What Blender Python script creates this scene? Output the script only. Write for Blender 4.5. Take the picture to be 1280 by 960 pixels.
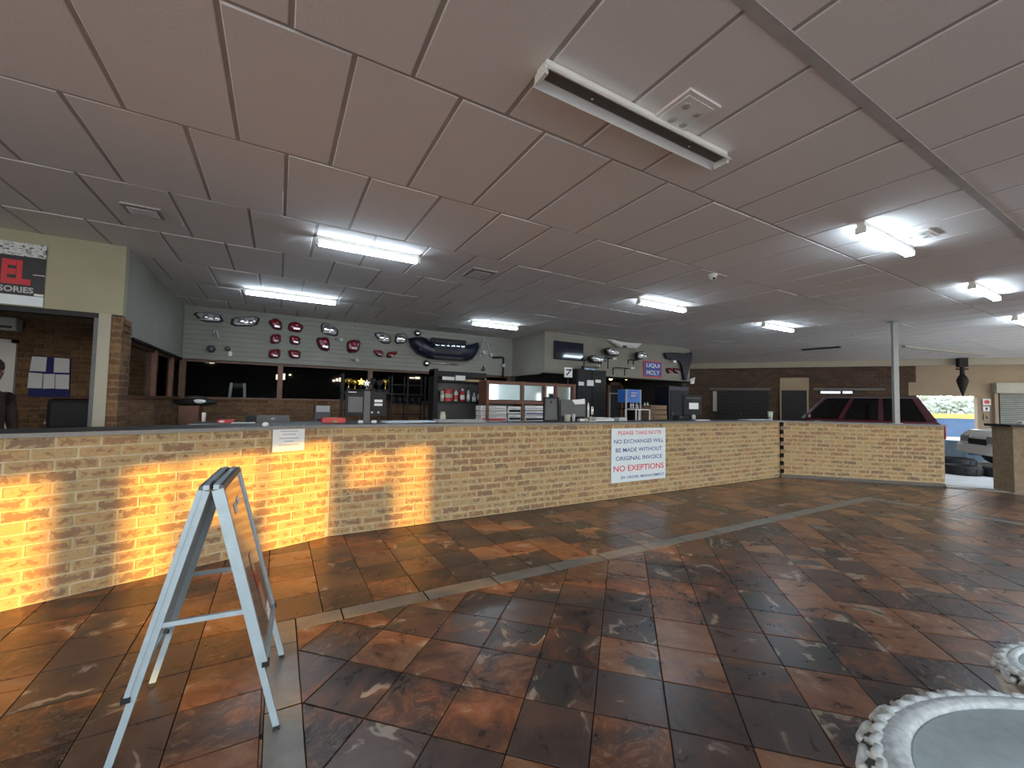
import bpy, bmesh, math, random
from mathutils import Vector, Matrix
C = bpy.context.scene
COL = C.collection
for o in list(bpy.data.objects): bpy.data.objects.remove(o)
random.seed(7)
R = math.radians

# ------------------------------------------------------------------ camera
CH = 1.47                       # eye height; x runs along the counter, y away from the entrance
ZC = 3.277                      # ceiling height
FPX = 514.94
RR = [Vector((0.869616, -0.493341, 0.019569)), Vector((-0.038989, -0.029106, 0.998816)), Vector((0.492187, 0.869349, 0.044546))]
cam = bpy.data.objects.new('camera', bpy.data.cameras.new('camera'))
COL.objects.link(cam)
m = Matrix((RR[0], RR[1], -RR[2])).transposed().to_4x4()
m.translation = (0, 0, CH)
cam.matrix_world = m
cam.data.sensor_width = 36
cam.data.lens = FPX * 36 / 1280
cam.data.clip_start = 0.02
C.camera = cam
# ------------------------------------------------------------------ sky, sun, exposure
C.view_settings.view_transform = 'Standard'
C.view_settings.look = 'None'
C.view_settings.exposure = 0.12
C.view_settings.gamma = 1
C.view_settings.use_curve_mapping = False
w = bpy.data.worlds.new('sky'); C.world = w
w.use_nodes = True
nt = w.node_tree; nt.nodes.clear()
tc = nt.nodes.new('ShaderNodeTexCoord'); sx = nt.nodes.new('ShaderNodeSeparateXYZ')
cr = nt.nodes.new('ShaderNodeValToRGB'); bg = nt.nodes.new('ShaderNodeBackground'); ow = nt.nodes.new('ShaderNodeOutputWorld')
nt.links.new(tc.outputs['Generated'], sx.inputs[0]); nt.links.new(sx.outputs['Z'], cr.inputs[0])
cr.color_ramp.elements[0].position = 0.0; cr.color_ramp.elements[0].color = (1.0, 0.965, 0.90, 1)
cr.color_ramp.elements[1].position = 0.5; cr.color_ramp.elements[1].color = (0.58, 0.75, 1.0, 1)
nt.links.new(cr.outputs[0], bg.inputs[0]); bg.inputs[1].default_value = 4.5
nt.links.new(bg.outputs[0], ow.inputs[0])
SUN_EL = R(4.5)
SUN_D = Vector((-0.865 * math.cos(SUN_EL), 0.502 * math.cos(SUN_EL), -math.sin(SUN_EL)))
sun = bpy.data.objects.new('low_sun', bpy.data.lights.new('low_sun', 'SUN'))
COL.objects.link(sun)
sun.data.energy = 14.0; sun.data.color = (1.0, 0.50, 0.06); sun.data.angle = R(0.55)
sun.rotation_euler = SUN_D.to_track_quat('-Z', 'Y').to_euler()
sun.location = (20, -6, 8)
TUBE_E = 50.0                   # emission of the fluorescent tubes

# ------------------------------------------------------------------ pixel helpers (photo measurements -> true planes of the room)
def ray(x, y):
    a, b = (x - 640) / FPX, -(y - 480) / FPX
    return RR[0] * a + RR[1] * b + RR[2]
CAM = Vector((0, 0, CH))
def on_v(x, y, v): d = ray(x, y); return CAM + d * (v / d.y)
def on_u(x, y, u): d = ray(x, y); return CAM + d * (u / d.x)
def on_z(x, y, z=0.0): d = ray(x, y); return CAM + d * ((z - CH) / d.z)
def on_line(x, y, p0, p1):
    d = ray(x, y); nx, ny = -(p1[1] - p0[1]), p1[0] - p0[0]
    return CAM + d * ((nx * p0[0] + ny * p0[1]) / (nx * d.x + ny * d.y))
def on_d(x, y, dist):
    d = ray(x, y); return CAM + d * (dist / math.hypot(d.x, d.y))
def pix(P):
    q = Vector(P) - CAM; z = q.dot(RR[2])
    if z <= 0.05: return None
    return (640 + FPX * q.dot(RR[0]) / z, 480 - FPX * q.dot(RR[1]) / z)

# ------------------------------------------------------------------ materials
MATS = {}
class NT:
    def __init__(s, m):
        s.m = m; m.use_nodes = True; s.t = m.node_tree; s.t.nodes.clear()
        s.out = s.n('ShaderNodeOutputMaterial')
    def n(s, k, **kw):
        x = s.t.nodes.new(k)
        for a, b in kw.items(): setattr(x, a, b)
        return x
    def l(s, a, b): s.t.links.new(a, b)
    def noise(s, vec, scale, detail=4, rough=0.55, dist=0.0):
        x = s.n('ShaderNodeTexNoise'); x.inputs['Scale'].default_value = scale; x.inputs['Detail'].default_value = detail
        x.inputs['Roughness'].default_value = rough; x.inputs['Distortion'].default_value = dist
        if vec is not None: s.l(vec, x.inputs['Vector'])
        return x.outputs['Fac']
    def ramp(s, fac, stops, interp='LINEAR'):
        x = s.n('ShaderNodeValToRGB'); x.color_ramp.interpolation = interp
        e = x.color_ramp.elements
        while len(e) < len(stops): e.new(0.5)
        for k, (p, c) in enumerate(stops):
            e[k].position = p; e[k].color = (c, c, c, 1) if isinstance(c, (int, float)) else (*c, 1)
        s.l(fac, x.inputs[0]); return x.outputs[0]
    def math(s, op, a, b=None, clamp=False):
        x = s.n('ShaderNodeMath', operation=op, use_clamp=clamp)
        for k, v in enumerate((a, b)):
            if v is None: continue
            if isinstance(v, (int, float)): x.inputs[k].default_value = v
            else: s.l(v, x.inputs[k])
        return x.outputs[0]
    def mix(s, fac, a, b, mode='MIX'):
        x = s.n('ShaderNodeMix', data_type='RGBA', blend_type=mode)
        for k, v in ((0, fac), (6, a), (7, b)):
            if isinstance(v, (int, float)): x.inputs[k].default_value = v
            elif isinstance(v, tuple): x.inputs[k].default_value = (*v, 1)
            else: s.l(v, x.inputs[k])
        return x.outputs[2]
    def bsdf(s, color, rough=0.5, metal=0.0, bump=None, bumpd=0.002, spec=0.5, emis=None):
        b = s.n('ShaderNodeBsdfPrincipled')
        for k, v in (('Base Color', color), ('Roughness', rough), ('Metallic', metal)):
            if isinstance(v, (int, float)): b.inputs[k].default_value = v
            elif isinstance(v, tuple): b.inputs[k].default_value = (*v, 1)
            else: s.l(v, b.inputs[k])
        b.inputs['Specular IOR Level'].default_value = spec
        if bump is not None:
            u = s.n('ShaderNodeBump'); u.inputs['Strength'].default_value = 0.6; u.inputs['Distance'].default_value = bumpd
            s.l(bump, u.inputs['Height']); s.l(u.outputs[0], b.inputs['Normal'])
        s.l(b.outputs[0], s.out.inputs[0]); return b
    def seed(s):
        oi = s.n('ShaderNodeObjectInfo'); at = s.n('ShaderNodeAttribute', attribute_name='seed')
        return s.math('FRACT', s.math('ADD', oi.outputs['Random'], at.outputs['Fac']))
    def comb(s, a, b, c):
        x = s.n('ShaderNodeCombineXYZ')
        for k, v in enumerate((a, b, c)):
            if isinstance(v, (int, float)): x.inputs[k].default_value = v
            else: s.l(v, x.inputs[k])
        return x.outputs[0]
def mat(name, color, rough=0.5, metal=0.0, var=0.12, scale=6.0, bump=0.0, spec=0.5, emis=0.0):
    if name in MATS: return MATS[name]
    m = bpy.data.materials.new(name); t = NT(m)
    tcn = t.n('ShaderNodeTexCoord')
    nz = t.noise(tcn.outputs['Object'], scale, 5)
    lo = tuple(max(0, c * (1 - var)) for c in color); hi = tuple(min(1, c * (1 + var)) for c in color)
    c = t.ramp(nz, [(0.3, lo), (0.7, hi)])
    b = t.bsdf(c, rough, metal, nz if bump else None, bump or 0.001, spec)
    if emis:
        b.inputs['Emission Color'].default_value = (*color, 1); b.inputs['Emission Strength'].default_value = emis
    MATS[name] = m; return m
def glass_mat(name, tint, rough=0.0, refl=1.45):
    m = bpy.data.materials.new(name); t = NT(m)
    tr = t.n('ShaderNodeBsdfTransparent'); tr.inputs[0].default_value = (*tint, 1)
    gl = t.n('ShaderNodeBsdfGlossy'); gl.inputs['Roughness'].default_value = rough
    fr = t.n('ShaderNodeFresnel'); fr.inputs[0].default_value = refl
    mx = t.n('ShaderNodeMixShader'); t.l(fr.outputs[0], mx.inputs[0]); t.l(tr.outputs[0], mx.inputs[1]); t.l(gl.outputs[0], mx.inputs[2])
    t.l(mx.outputs[0], t.out.inputs[0]); MATS[name] = m; return m

def brick_mat(name, buff, core, coreamt):
    m = bpy.data.materials.new(name); t = NT(m)
    uv = t.n('ShaderNodeTexCoord').outputs['UV']; sp = t.n('ShaderNodeSeparateXYZ'); t.l(uv, sp.inputs[0])
    sd = t.seed(); sd2 = t.math('FRACT', t.math('MULTIPLY', sd, 17.31)); sd3 = t.math('FRACT', t.math('MULTIPLY', sd, 71.7))
    vec = t.comb(t.math('ADD', t.math('MULTIPLY', sp.outputs[0], 3.0), t.math('MULTIPLY', sd, 91.0)), sp.outputs[1], t.math('MULTIPLY', sd2, 13.0))
    n1 = t.noise(vec, 1.5, 4, 0.6, 0.6); n2 = t.noise(vec, 7.0, 5, 0.6)
    ex = t.math('MULTIPLY', t.math('MINIMUM', sp.outputs[0], t.math('SUBTRACT', 1.0, sp.outputs[0])), 3.0)
    ey = t.math('MINIMUM', sp.outputs[1], t.math('SUBTRACT', 1.0, sp.outputs[1]))
    e = t.math('MINIMUM', ex, ey)
    msk = t.math('ADD', t.math('ADD', t.math('MULTIPLY', e, 1.2), t.math('MULTIPLY', t.math('SUBTRACT', n1, 0.5), 2.6)), t.math('SUBTRACT', t.math('MULTIPLY', sd2, coreamt), 0.35))
    msk = t.ramp(msk, [(0.22, 0), (0.50, 1)])
    base = t.mix(sd3, buff, tuple(c * k for c, k in zip(buff, (1.12, 0.94, 0.80))))
    base = t.mix(t.ramp(n2, [(0.35, 0), (0.7, 1)]), base, tuple(c * 0.72 for c in buff))
    corec = t.mix(sd3, core, tuple(c * k for c, k in zip(core, (1.6, 1.35, 1.1))))
    col = t.mix(t.math('MULTIPLY', msk, 0.80), base, corec)
    t.bsdf(col, 0.88, 0, n2, 0.004, 0.25); MATS[name] = m; return m
BRICK = brick_mat('buff_face_brick', (0.47, 0.355, 0.185), (0.18, 0.112, 0.08), 0.62)
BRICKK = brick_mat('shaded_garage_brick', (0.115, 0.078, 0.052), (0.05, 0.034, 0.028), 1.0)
BRICKD = brick_mat('brown_face_brick', (0.25, 0.155, 0.080), (0.095, 0.052, 0.035), 1.1)
MORTAR = mat('mortar', (0.50, 0.41, 0.255), 0.95, var=0.2, scale=14, bump=0.004)
MORTARK = mat('shaded_garage_mortar', (0.10, 0.08, 0.062), 0.95, var=0.2)  # mortar darkened so its colour carries the garage's shade
MORTARD = mat('dark_mortar', (0.24, 0.175, 0.11), 0.95, var=0.2, scale=14, bump=0.004)

def slate_tile():
    m = bpy.data.materials.new('slate_look_tile'); t = NT(m)
    sd = t.seed(); s2 = t.math('FRACT', t.math('MULTIPLY', sd, 13.77)); s3 = t.math('FRACT', t.math('MULTIPLY', sd, 57.13)); s4 = t.math('FRACT', t.math('MULTIPLY', sd, 211.9))
    g = t.n('ShaderNodeNewGeometry'); sp = t.n('ShaderNodeSeparateXYZ'); t.l(g.outputs['Position'], sp.inputs[0])
    # every tile gets its own patch of stone, turned a little
    vec = t.comb(t.math('ADD', sp.outputs[0], t.math('MULTIPLY', sd, 40.0)), t.math('ADD', t.math('ADD', sp.outputs[1], t.math('MULTIPLY', sp.outputs[0], t.math('SUBTRACT', s3, 0.5))), t.math('MULTIPLY', s2, 40.0)), 0.0)
    wn = t.n('ShaderNodeTexNoise'); wn.inputs['Scale'].default_value = 3.2; wn.inputs['Detail'].default_value = 3; t.l(vec, wn.inputs['Vector'])
    wv = t.n('ShaderNodeVectorMath', operation='MULTIPLY_ADD'); t.l(wn.outputs['Color'], wv.inputs[0]); wv.inputs[1].default_value = (0.42, 0.30, 0.0); t.l(vec, wv.inputs[2])
    W = wv.outputs[0]
    big = t.noise(W, 2.6, 3, 0.5); med = t.noise(W, 6.5, 7, 0.62); fine = t.noise(W, 26.0, 9, 0.80, 0.0); grain = t.noise(vec, 90.0, 5, 0.7)
    tone = t.math('ADD', t.math('ADD', med, t.math('MULTIPLY', t.math('SUBTRACT', grain, 0.5), 0.16)), t.math('MULTIPLY', t.math('SUBTRACT', s3, 0.50), 0.38))
    col = t.ramp(tone, [(0.24, (0.040, 0.031, 0.028)), (0.40, (0.082, 0.051, 0.040)), (0.50, (0.165, 0.070, 0.036)), (0.62, (0.275, 0.122, 0.056)), (0.78, (0.330, 0.195, 0.115))])
    plum = t.ramp(t.math('ADD', t.math('MULTIPLY', med, 0.7), t.math('MULTIPLY', grain, 0.3)), [(0.30, (0.060, 0.044, 0.039)), (0.70, (0.125, 0.085, 0.070))])
    col = t.mix(t.ramp(s2, [(0.70, 0), (0.74, 0.85)]), col, plum)                       # calm plum-brown tiles
    dk = t.math('MULTIPLY', t.ramp(big, [(0.575, 0), (0.605, 1)]), t.ramp(s4, [(0.58, 0), (0.63, 0.9)]))
    pale = t.math('MULTIPLY', t.math('MULTIPLY', t.ramp(big, [(0.525, 0), (0.545, 1)]), t.ramp(big, [(0.575, 1), (0.60, 0)])), t.ramp(t.math('ADD', med, t.math('MULTIPLY', s4, 0.16)), [(0.64, 0), (0.70, 0.85)]))
    spk = t.math('MULTIPLY', t.ramp(fine, [(0.52, 0), (0.66, 1)]), t.ramp(s2, [(0.17, 0.75), (0.22, 0.06)]))
    col = t.mix(spk, col, (0.36, 0.265, 0.19))
    col = t.mix(pale, col, (0.42, 0.36, 0.29))
    col = t.mix(dk, col, t.mix(med, (0.026, 0.028, 0.027), (0.075, 0.076, 0.068)))
    rg = t.ramp(med, [(0.3, 0.25), (0.75, 0.38)])
    t.bsdf(t.mix(1.0, col, (0.86, 0.83, 0.80), 'MULTIPLY'), rg, 0, med, 0.002, 0.36); return m
TILE = slate_tile()
GROUT = mat('dark_grout', (0.022, 0.018, 0.015), 0.95, spec=0.1)
STRIP = mat('grey_border_tile', (0.185, 0.175, 0.15), 0.36, var=0.18, scale=9, bump=0.001)
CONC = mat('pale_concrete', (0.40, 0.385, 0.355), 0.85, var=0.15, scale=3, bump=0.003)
SLAB = mat('grey_worktop', (0.040, 0.040, 0.042), 0.55, var=0.15, scale=30)
SLABE = mat('worktop_edge', (0.20, 0.19, 0.175), 0.45, var=0.1, scale=20)
CEILP = mat('mineral_fibre_panel', (0.72, 0.665, 0.62), 0.92, var=0.05, scale=90, bump=0.0015, spec=0.2)
CEILB = mat('ceiling_grid_bar', (0.40, 0.365, 0.33), 0.8, var=0.08)
WALLP = mat('grey_green_paint', (0.255, 0.25, 0.215), 0.85, var=0.06, scale=2)
WALLG = mat('olive_cream_paint', (0.37, 0.35, 0.235), 0.85, var=0.06, scale=2)
BULK = mat('warm_grey_paint', (0.255, 0.24, 0.20), 0.85, var=0.06, scale=2)
CREAM = mat('cream_paint', (0.42, 0.395, 0.31), 0.75, var=0.06, scale=2)
BEIGE = mat('beige_paint', (0.34, 0.255, 0.165), 0.85, var=0.08, scale=2)
WHITE = mat('white_enamel', (0.74, 0.73, 0.68), 0.4, var=0.04)
PAPER = mat('white_paper', (0.78, 0.79, 0.77), 0.8, var=0.05, scale=3)
BLACK = mat('black_plastic', (0.012, 0.012, 0.013), 0.6, var=0.2, spec=0.35)
BLACKM = mat('black_steel', (0.014, 0.014, 0.015), 0.6, 0.0, var=0.2, spec=0.35)
RUBBER = mat('black_rubber', (0.014, 0.014, 0.014), 0.75, var=0.2)
NAVY = mat('dark_navy_paint', (0.006, 0.009, 0.022), 0.38, var=0.1)
GREY = mat('grey_plastic', (0.10, 0.10, 0.10), 0.5, var=0.1)
LGREY = mat('light_grey_plastic', (0.45, 0.46, 0.47), 0.5, var=0.08)
SILVER = mat('silver_lacquer', (0.62, 0.63, 0.64), 0.3, 0.5, var=0.05)
CHROME = mat('chrome', (0.80, 0.81, 0.83), 0.12, 1.0, var=0.05)
ALU = mat('pale_blue_aluminium', (0.38, 0.475, 0.51), 0.42, 0.35, var=0.06, scale=20)
REDL = mat('red_lamp_lens', (0.20, 0.008, 0.016), 0.18, var=0.35, scale=22)
DREDL = mat('dark_red_lamp_lens', (0.14, 0.006, 0.012), 0.14, var=0.35, scale=22)
CLEARL = mat('frosted_clear_lens', (0.55, 0.57, 0.60), 0.15, 0.55, var=0.45, scale=28)
RED = mat('red_plastic', (0.52, 0.03, 0.03), 0.4, var=0.1)
PINK = mat('pink_card', (0.62, 0.09, 0.16), 0.6, var=0.1)
BLUE = mat('blue_plastic', (0.03, 0.16, 0.50), 0.4, var=0.1)
PBLUE = mat('pale_blue_plastic', (0.35, 0.52, 0.66), 0.4, var=0.1)
SIGNB = mat('sign_blue', (0.035, 0.06, 0.33), 0.4, var=0.05)
SIGNR = mat('sign_red', (0.60, 0.025, 0.03), 0.45, var=0.04)
INKB = mat('sign_navy_ink', (0.035, 0.055, 0.25), 0.5, var=0.04)
INKR = mat('sign_red_ink', (0.66, 0.04, 0.045), 0.5, var=0.04)
INKK = mat('black_ink', (0.02, 0.02, 0.02), 0.5, var=0.04)
SIGNW = mat('sign_white', (0.70, 0.78, 0.80), 0.45, var=0.03)
WOOD = mat('dark_brown_wood', (0.115, 0.050, 0.026), 0.45, var=0.3, scale=9)
WOODM = mat('red_brown_wood', (0.15, 0.060, 0.034), 0.5, var=0.25, scale=9)
CRATE = mat('cardboard_brown', (0.22, 0.135, 0.075), 0.8, var=0.2, scale=8)
GOLD = mat('trophy_gold', (0.75, 0.52, 0.12), 0.2, 1.0, var=0.1)
SKIN = mat('brown_skin', (0.17, 0.085, 0.05), 0.5, var=0.1)
CLOTH = mat('dark_brown_cloth', (0.045, 0.030, 0.024), 0.9, var=0.2, scale=30)
CAPM = mat('dark_knit_cap', (0.030, 0.026, 0.028), 0.95, var=0.3, scale=60)
PILLAR = mat('grey_steel_post', (0.34, 0.35, 0.32), 0.5, 0.2, var=0.1)
ROOF = mat('dark_roof_sheet', (0.045, 0.042, 0.040), 0.8, var=0.2)
SHUT = mat('grey_green_shutter', (0.22, 0.23, 0.19), 0.55, 0.2, var=0.1)
MAROON = mat('maroon_car_paint', (0.050, 0.006, 0.011), 0.2, var=0.05)
WCAR = mat('white_car_paint', (0.85, 0.83, 0.79), 0.25, var=0.03)
CARVE = mat('silvered_carving', (0.62, 0.68, 0.67), 0.42, 0.25, var=0.25, scale=40, bump=0.002)
TABTOP = mat('pale_blue_white_tabletop', (0.55, 0.68, 0.70), 0.35, var=0.10, scale=20)
DARKGAP = mat('dark_recess', (0.012, 0.010, 0.009), 0.9, spec=0.1)
LEAFM = mat('overexposed_leaf', (0.46, 0.48, 0.36), 0.7, var=0.5, scale=3)  # leaf colour washed out to look overexposed
YELLOW = mat('yellow_band', (0.75, 0.50, 0.08), 0.6, var=0.1)
BWALL = mat('deep_blue_boundary_paint', (0.05, 0.11, 0.20), 0.7, var=0.15, scale=1)
GLASS = glass_mat('window_glass', (0.74, 0.76, 0.76), 0.0, 1.02)
CGLASS = glass_mat('car_glass', (0.16, 0.19, 0.19), 0.0, 1.5)
MIRROR = mat('silvered_cabinet_glass', (0.42, 0.50, 0.54), 0.06, 1.0, var=0.1, scale=2)
SCREEN = mat('dark_screen_glass', (0.010, 0.014, 0.026), 0.06, var=0.05, spec=0.9)
TUBE = bpy.data.materials.new('lit_tube'); _t = NT(TUBE); _e = _t.n('ShaderNodeEmission'); _e.inputs[0].default_value = (0.66, 0.83, 1.0, 1); _e.inputs[1].default_value = TUBE_E; _t.l(_e.outputs[0], _t.out.inputs[0])
BULB = bpy.data.materials.new('warm_bulb'); _t = NT(BULB); _e = _t.n('ShaderNodeEmission'); _e.inputs[0].default_value = (1.0, 0.72, 0.28, 1); _e.inputs[1].default_value = 5.0; _t.l(_e.outputs[0], _t.out.inputs[0])

# ------------------------------------------------------------------ mesh builder
class MB:
    def __init__(s): s.v = []; s.f = []; s.mi = []; s.cm = 0
    def face(s, pts):
        b = len(s.v); s.v += [tuple(p) for p in pts]; s.f.append(list(range(b, b + len(pts))))
    def box(s, c, d, rz=0.0, M=None):
        x, y, z = d[0] / 2, d[1] / 2, d[2] / 2; b = len(s.v)
        mm = M if M is not None else Matrix.Rotation(rz, 3, 'Z')
        for p in ((-x,-y,-z),(x,-y,-z),(x,y,-z),(-x,y,-z),(-x,-y,z),(x,-y,z),(x,y,z),(-x,y,z)):
            q = mm @ Vector(p); s.v.append((q.x + c[0], q.y + c[1], q.z + c[2]))
        s.f += [[b+i for i in q] for q in ((0,3,2,1),(4,5,6,7),(0,1,5,4),(1,2,6,5),(2,3,7,6),(3,0,4,7))]
        return s
    def bb(s, a, b): return s.box([(p + q) / 2 for p, q in zip(a, b)], [abs(q - p) for p, q in zip(a, b)])
    def bar(s, a, b, w, h=None, up=(0, 0, 1)):
        a = Vector(a); b = Vector(b); d = (b - a); L = d.length; d.normalize()
        u = Vector(up)
        if abs(d.dot(u)) > 0.98: u = Vector((1, 0, 0))
        x = d.cross(u).normalized(); y = x.cross(d)
        return s.box((a + b) / 2, (w, L, h or w), M=Matrix((x, d, y)).transposed())
    def prism(s, pts, ext):
        pts = [Vector(p) for p in pts]; e = Vector(ext); n = len(pts); b = len(s.v)
        nr = Vector((0, 0, 0))
        for i in range(n): nr += (pts[i] - pts[0]).cross(pts[(i + 1) % n] - pts[0])
        if nr.dot(e) > 0: pts.reverse()
        s.v += [tuple(p) for p in pts] + [tuple(p + e) for p in pts]
        s.f.append([b + i for i in range(n)]); s.f.append([b + n + i for i in range(n)][::-1])
        for i in range(n): s.f.append([b + i, b + n + i, b + n + (i + 1) % n, b + (i + 1) % n][::1])
        return s
    def dome(s, pts, ext, levels=((1, 0), (0.96, 0.45), (0.82, 0.85), (0.45, 1.0))):
        pts = [Vector(p) for p in pts]; e = Vector(ext); n = len(pts); b = len(s.v); c = sum(pts, Vector()) / n
        for k, h in levels: s.v += [tuple(c + (p - c) * k + e * h) for p in pts]
        for r in range(len(levels) - 1):
            for i in range(n):
                j = (i + 1) % n; s.f.append([b + r*n + i, b + r*n + j, b + (r+1)*n + j, b + (r+1)*n + i])
        s.f.append([b + (len(levels)-1)*n + i for i in range(n)]); s.f.append([b + i for i in range(n)][::-1])
        return s
    def cyl(s, a, b, r0, r1=None, n=12):
        a = Vector(a); b = Vector(b); r1 = r0 if r1 is None else r1; d = (b - a).normalized()
        u = Vector((0, 0, 1)) if abs(d.z) < 0.9 else Vector((1, 0, 0)); x = d.cross(u).normalized(); y = d.cross(x); k = len(s.v)
        for p, r in ((a, r0), (b, r1)):
            for i in range(n):
                t = 2 * math.pi * i / n; s.v.append(tuple(p + x * (r * math.cos(t)) + y * (r * math.sin(t))))
        for i in range(n): j = (i + 1) % n; s.f.append([k + i, k + n + i, k + n + j, k + j])
        s.f.append([k + i for i in range(n)]); s.f.append([k + n + i for i in range(n)][::-1]); return s
    def tube(s, pts, r, n=8):
        pts = [Vector(p) for p in pts]; k = len(s.v); m = len(pts)
        rs = r if isinstance(r, (list, tuple)) else [r] * m
        for q in range(m):
            d = (pts[min(q + 1, m - 1)] - pts[max(q - 1, 0)]).normalized(); u = Vector((0, 0, 1)) if abs(d.z) < 0.9 else Vector((1, 0, 0))
            x = d.cross(u).normalized(); y = d.cross(x)
            for i in range(n): t = 2 * math.pi * i / n; s.v.append(tuple(pts[q] + x * (rs[q] * math.cos(t)) + y * (rs[q] * math.sin(t))))
        for q in range(m - 1):
            for i in range(n): j = (i + 1) % n; s.f.append([k + q*n + i, k + (q+1)*n + i, k + (q+1)*n + j, k + q*n + j])
        s.f.append([k + i for i in range(n)]); s.f.append([k + (m-1)*n + i for i in range(n)][::-1]); return s
    def lathe(s, prof, c=(0, 0, 0), n=20, sx=1.0, sy=1.0, rz=0.0, caps=True):
        k = len(s.v); cs, sn = math.cos(rz), math.sin(rz)
        for r, z in prof:
            for i in range(n):
                t = 2 * math.pi * i / n; x, y = r * math.cos(t) * sx, r * math.sin(t) * sy
                s.v.append((c[0] + x * cs - y * sn, c[1] + x * sn + y * cs, c[2] + z))
        for q in range(len(prof) - 1):
            for i in range(n): j = (i + 1) % n; s.f.append([k + q*n + i, k + q*n + j, k + (q+1)*n + j, k + (q+1)*n + i])
        if not caps: return s
        if prof[0][0] > 1e-4: s.f.append([k + i for i in range(n)][::-1])
        if prof[-1][0] > 1e-4: s.f.append([k + (len(prof)-1)*n + i for i in range(n)])
        return s
    def ell(s, c, r, n=12, m=8, M=None):
        k = len(s.v)
        for q in range(m + 1):
            ph = math.pi * q / m - math.pi / 2
            for i in range(n):
                t = 2 * math.pi * i / n
                p = Vector((r[0] * math.cos(ph) * math.cos(t), r[1] * math.cos(ph) * math.sin(t), r[2] * math.sin(ph)))
                if M is not None: p = M @ p
                s.v.append((p.x + c[0], p.y + c[1], p.z + c[2]))
        for q in range(m):
            for i in range(n): j = (i + 1) % n; s.f.append([k + q*n + i, k + q*n + j, k + (q+1)*n + j, k + (q+1)*n + i])
        return s
    def build(s, name, material, parent=None, smooth=False, bev=0.0, world=True, loc=None):
        me = bpy.data.meshes.new(name)
        vs = s.v
        if parent is not None and world:
            q = parent; T = Matrix.Identity(4)
            while q is not None: T = q.matrix_basis @ T; q = q.parent
            inv = T.inverted(); vs = [tuple(inv @ Vector(p)) for p in vs]
        elif loc is not None: vs = [(p[0] - loc[0], p[1] - loc[1], p[2] - loc[2]) for p in vs]
        me.from_pydata(vs, [], s.f); me.materials.append(material)
        if smooth:
            for p in me.polygons: p.use_smooth = True
        bm = bmesh.new(); bm.from_mesh(me); bmesh.ops.recalc_face_normals(bm, faces=bm.faces); bm.to_mesh(me); bm.free()
        o = bpy.data.objects.new(name, me); COL.objects.link(o); o.parent = parent
        if loc is not None and parent is None: o.location = loc
        if bev:
            b = o.modifiers.new('edge', 'BEVEL'); b.width = bev; b.segments = 2; b.limit_method = 'ANGLE'; b.angle_limit = R(35)
        return o
def thing(name, label, cat, loc=(0, 0, 0), rz=0.0, group=None):
    o = bpy.data.objects.new(name, None); COL.objects.link(o); o.location = loc; o.rotation_euler = (0, 0, rz)
    o.empty_display_size = 0.1
    o['label'] = label; o['category'] = cat
    if group: o['group'] = group
    bpy.context.view_layer.update() if False else None
    o.matrix_basis = Matrix.Translation(loc) @ Matrix.Rotation(rz, 4, 'Z')
    return o
def tag(o, label, cat, group=None):
    o['label'] = label; o['category'] = cat
    if group: o['group'] = group
    return o
def struct(o): o['kind'] = 'structure'; return o
def stuff(o): o['kind'] = 'stuff'; return o
def put(name, mesh, parent, loc=None, rot=None):
    o = bpy.data.objects.new(name, mesh); COL.objects.link(o); o.parent = parent
    if loc is not None: o.location = loc
    if rot is not None: o.rotation_euler = rot
    return o
def copy_tree(r, loc=None, rz=None, label=None):
    c = r.copy(); COL.objects.link(c)
    for ch in [q for q in bpy.data.objects if q.parent == r]:
        d = ch.copy(); COL.objects.link(d); d.parent = c
        for g in [q for q in bpy.data.objects if q.parent == ch]:
            e = g.copy(); COL.objects.link(e); e.parent = d
    if loc is not None: c.location = loc
    if rz is not None: c.rotation_euler = (0, 0, rz)
    if label: c['label'] = label
    return c
def text(body, name, material, parent, origin, xdir, zdir, width, height, depth=0.002, bold=0.0):
    cu = bpy.data.curves.new('lettering', 'FONT'); cu.body = body; cu.align_x = 'CENTER'; cu.align_y = 'CENTER'; cu.offset = bold; cu.resolution_u = 3
    ob = bpy.data.objects.new('lettering', cu); COL.objects.link(ob)
    me = bpy.data.meshes.new_from_object(ob.evaluated_get(bpy.context.evaluated_depsgraph_get()))
    bpy.data.objects.remove(ob)
    xs = [v.co.x for v in me.vertices]; ys = [v.co.y for v in me.vertices]
    cx, cy = (min(xs) + max(xs)) / 2, (min(ys) + max(ys)) / 2; kx = width / (max(xs) - min(xs)); ky = height / (max(ys) - min(ys))
    X = Vector(xdir).normalized(); Zd = Vector(zdir).normalized(); N = X.cross(Zd)
    q = parent; T = Matrix.Identity(4)
    while q is not None: T = q.matrix_basis @ T; q = q.parent
    inv = T.inverted()
    for v in me.vertices: v.co = inv @ (Vector(origin) + X * ((v.co.x - cx) * kx) + Zd * ((v.co.y - cy) * ky) + N * depth)
    me.materials.clear(); me.materials.append(material)
    o = bpy.data.objects.new(name, me); COL.objects.link(o); o.parent = parent; return o

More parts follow.
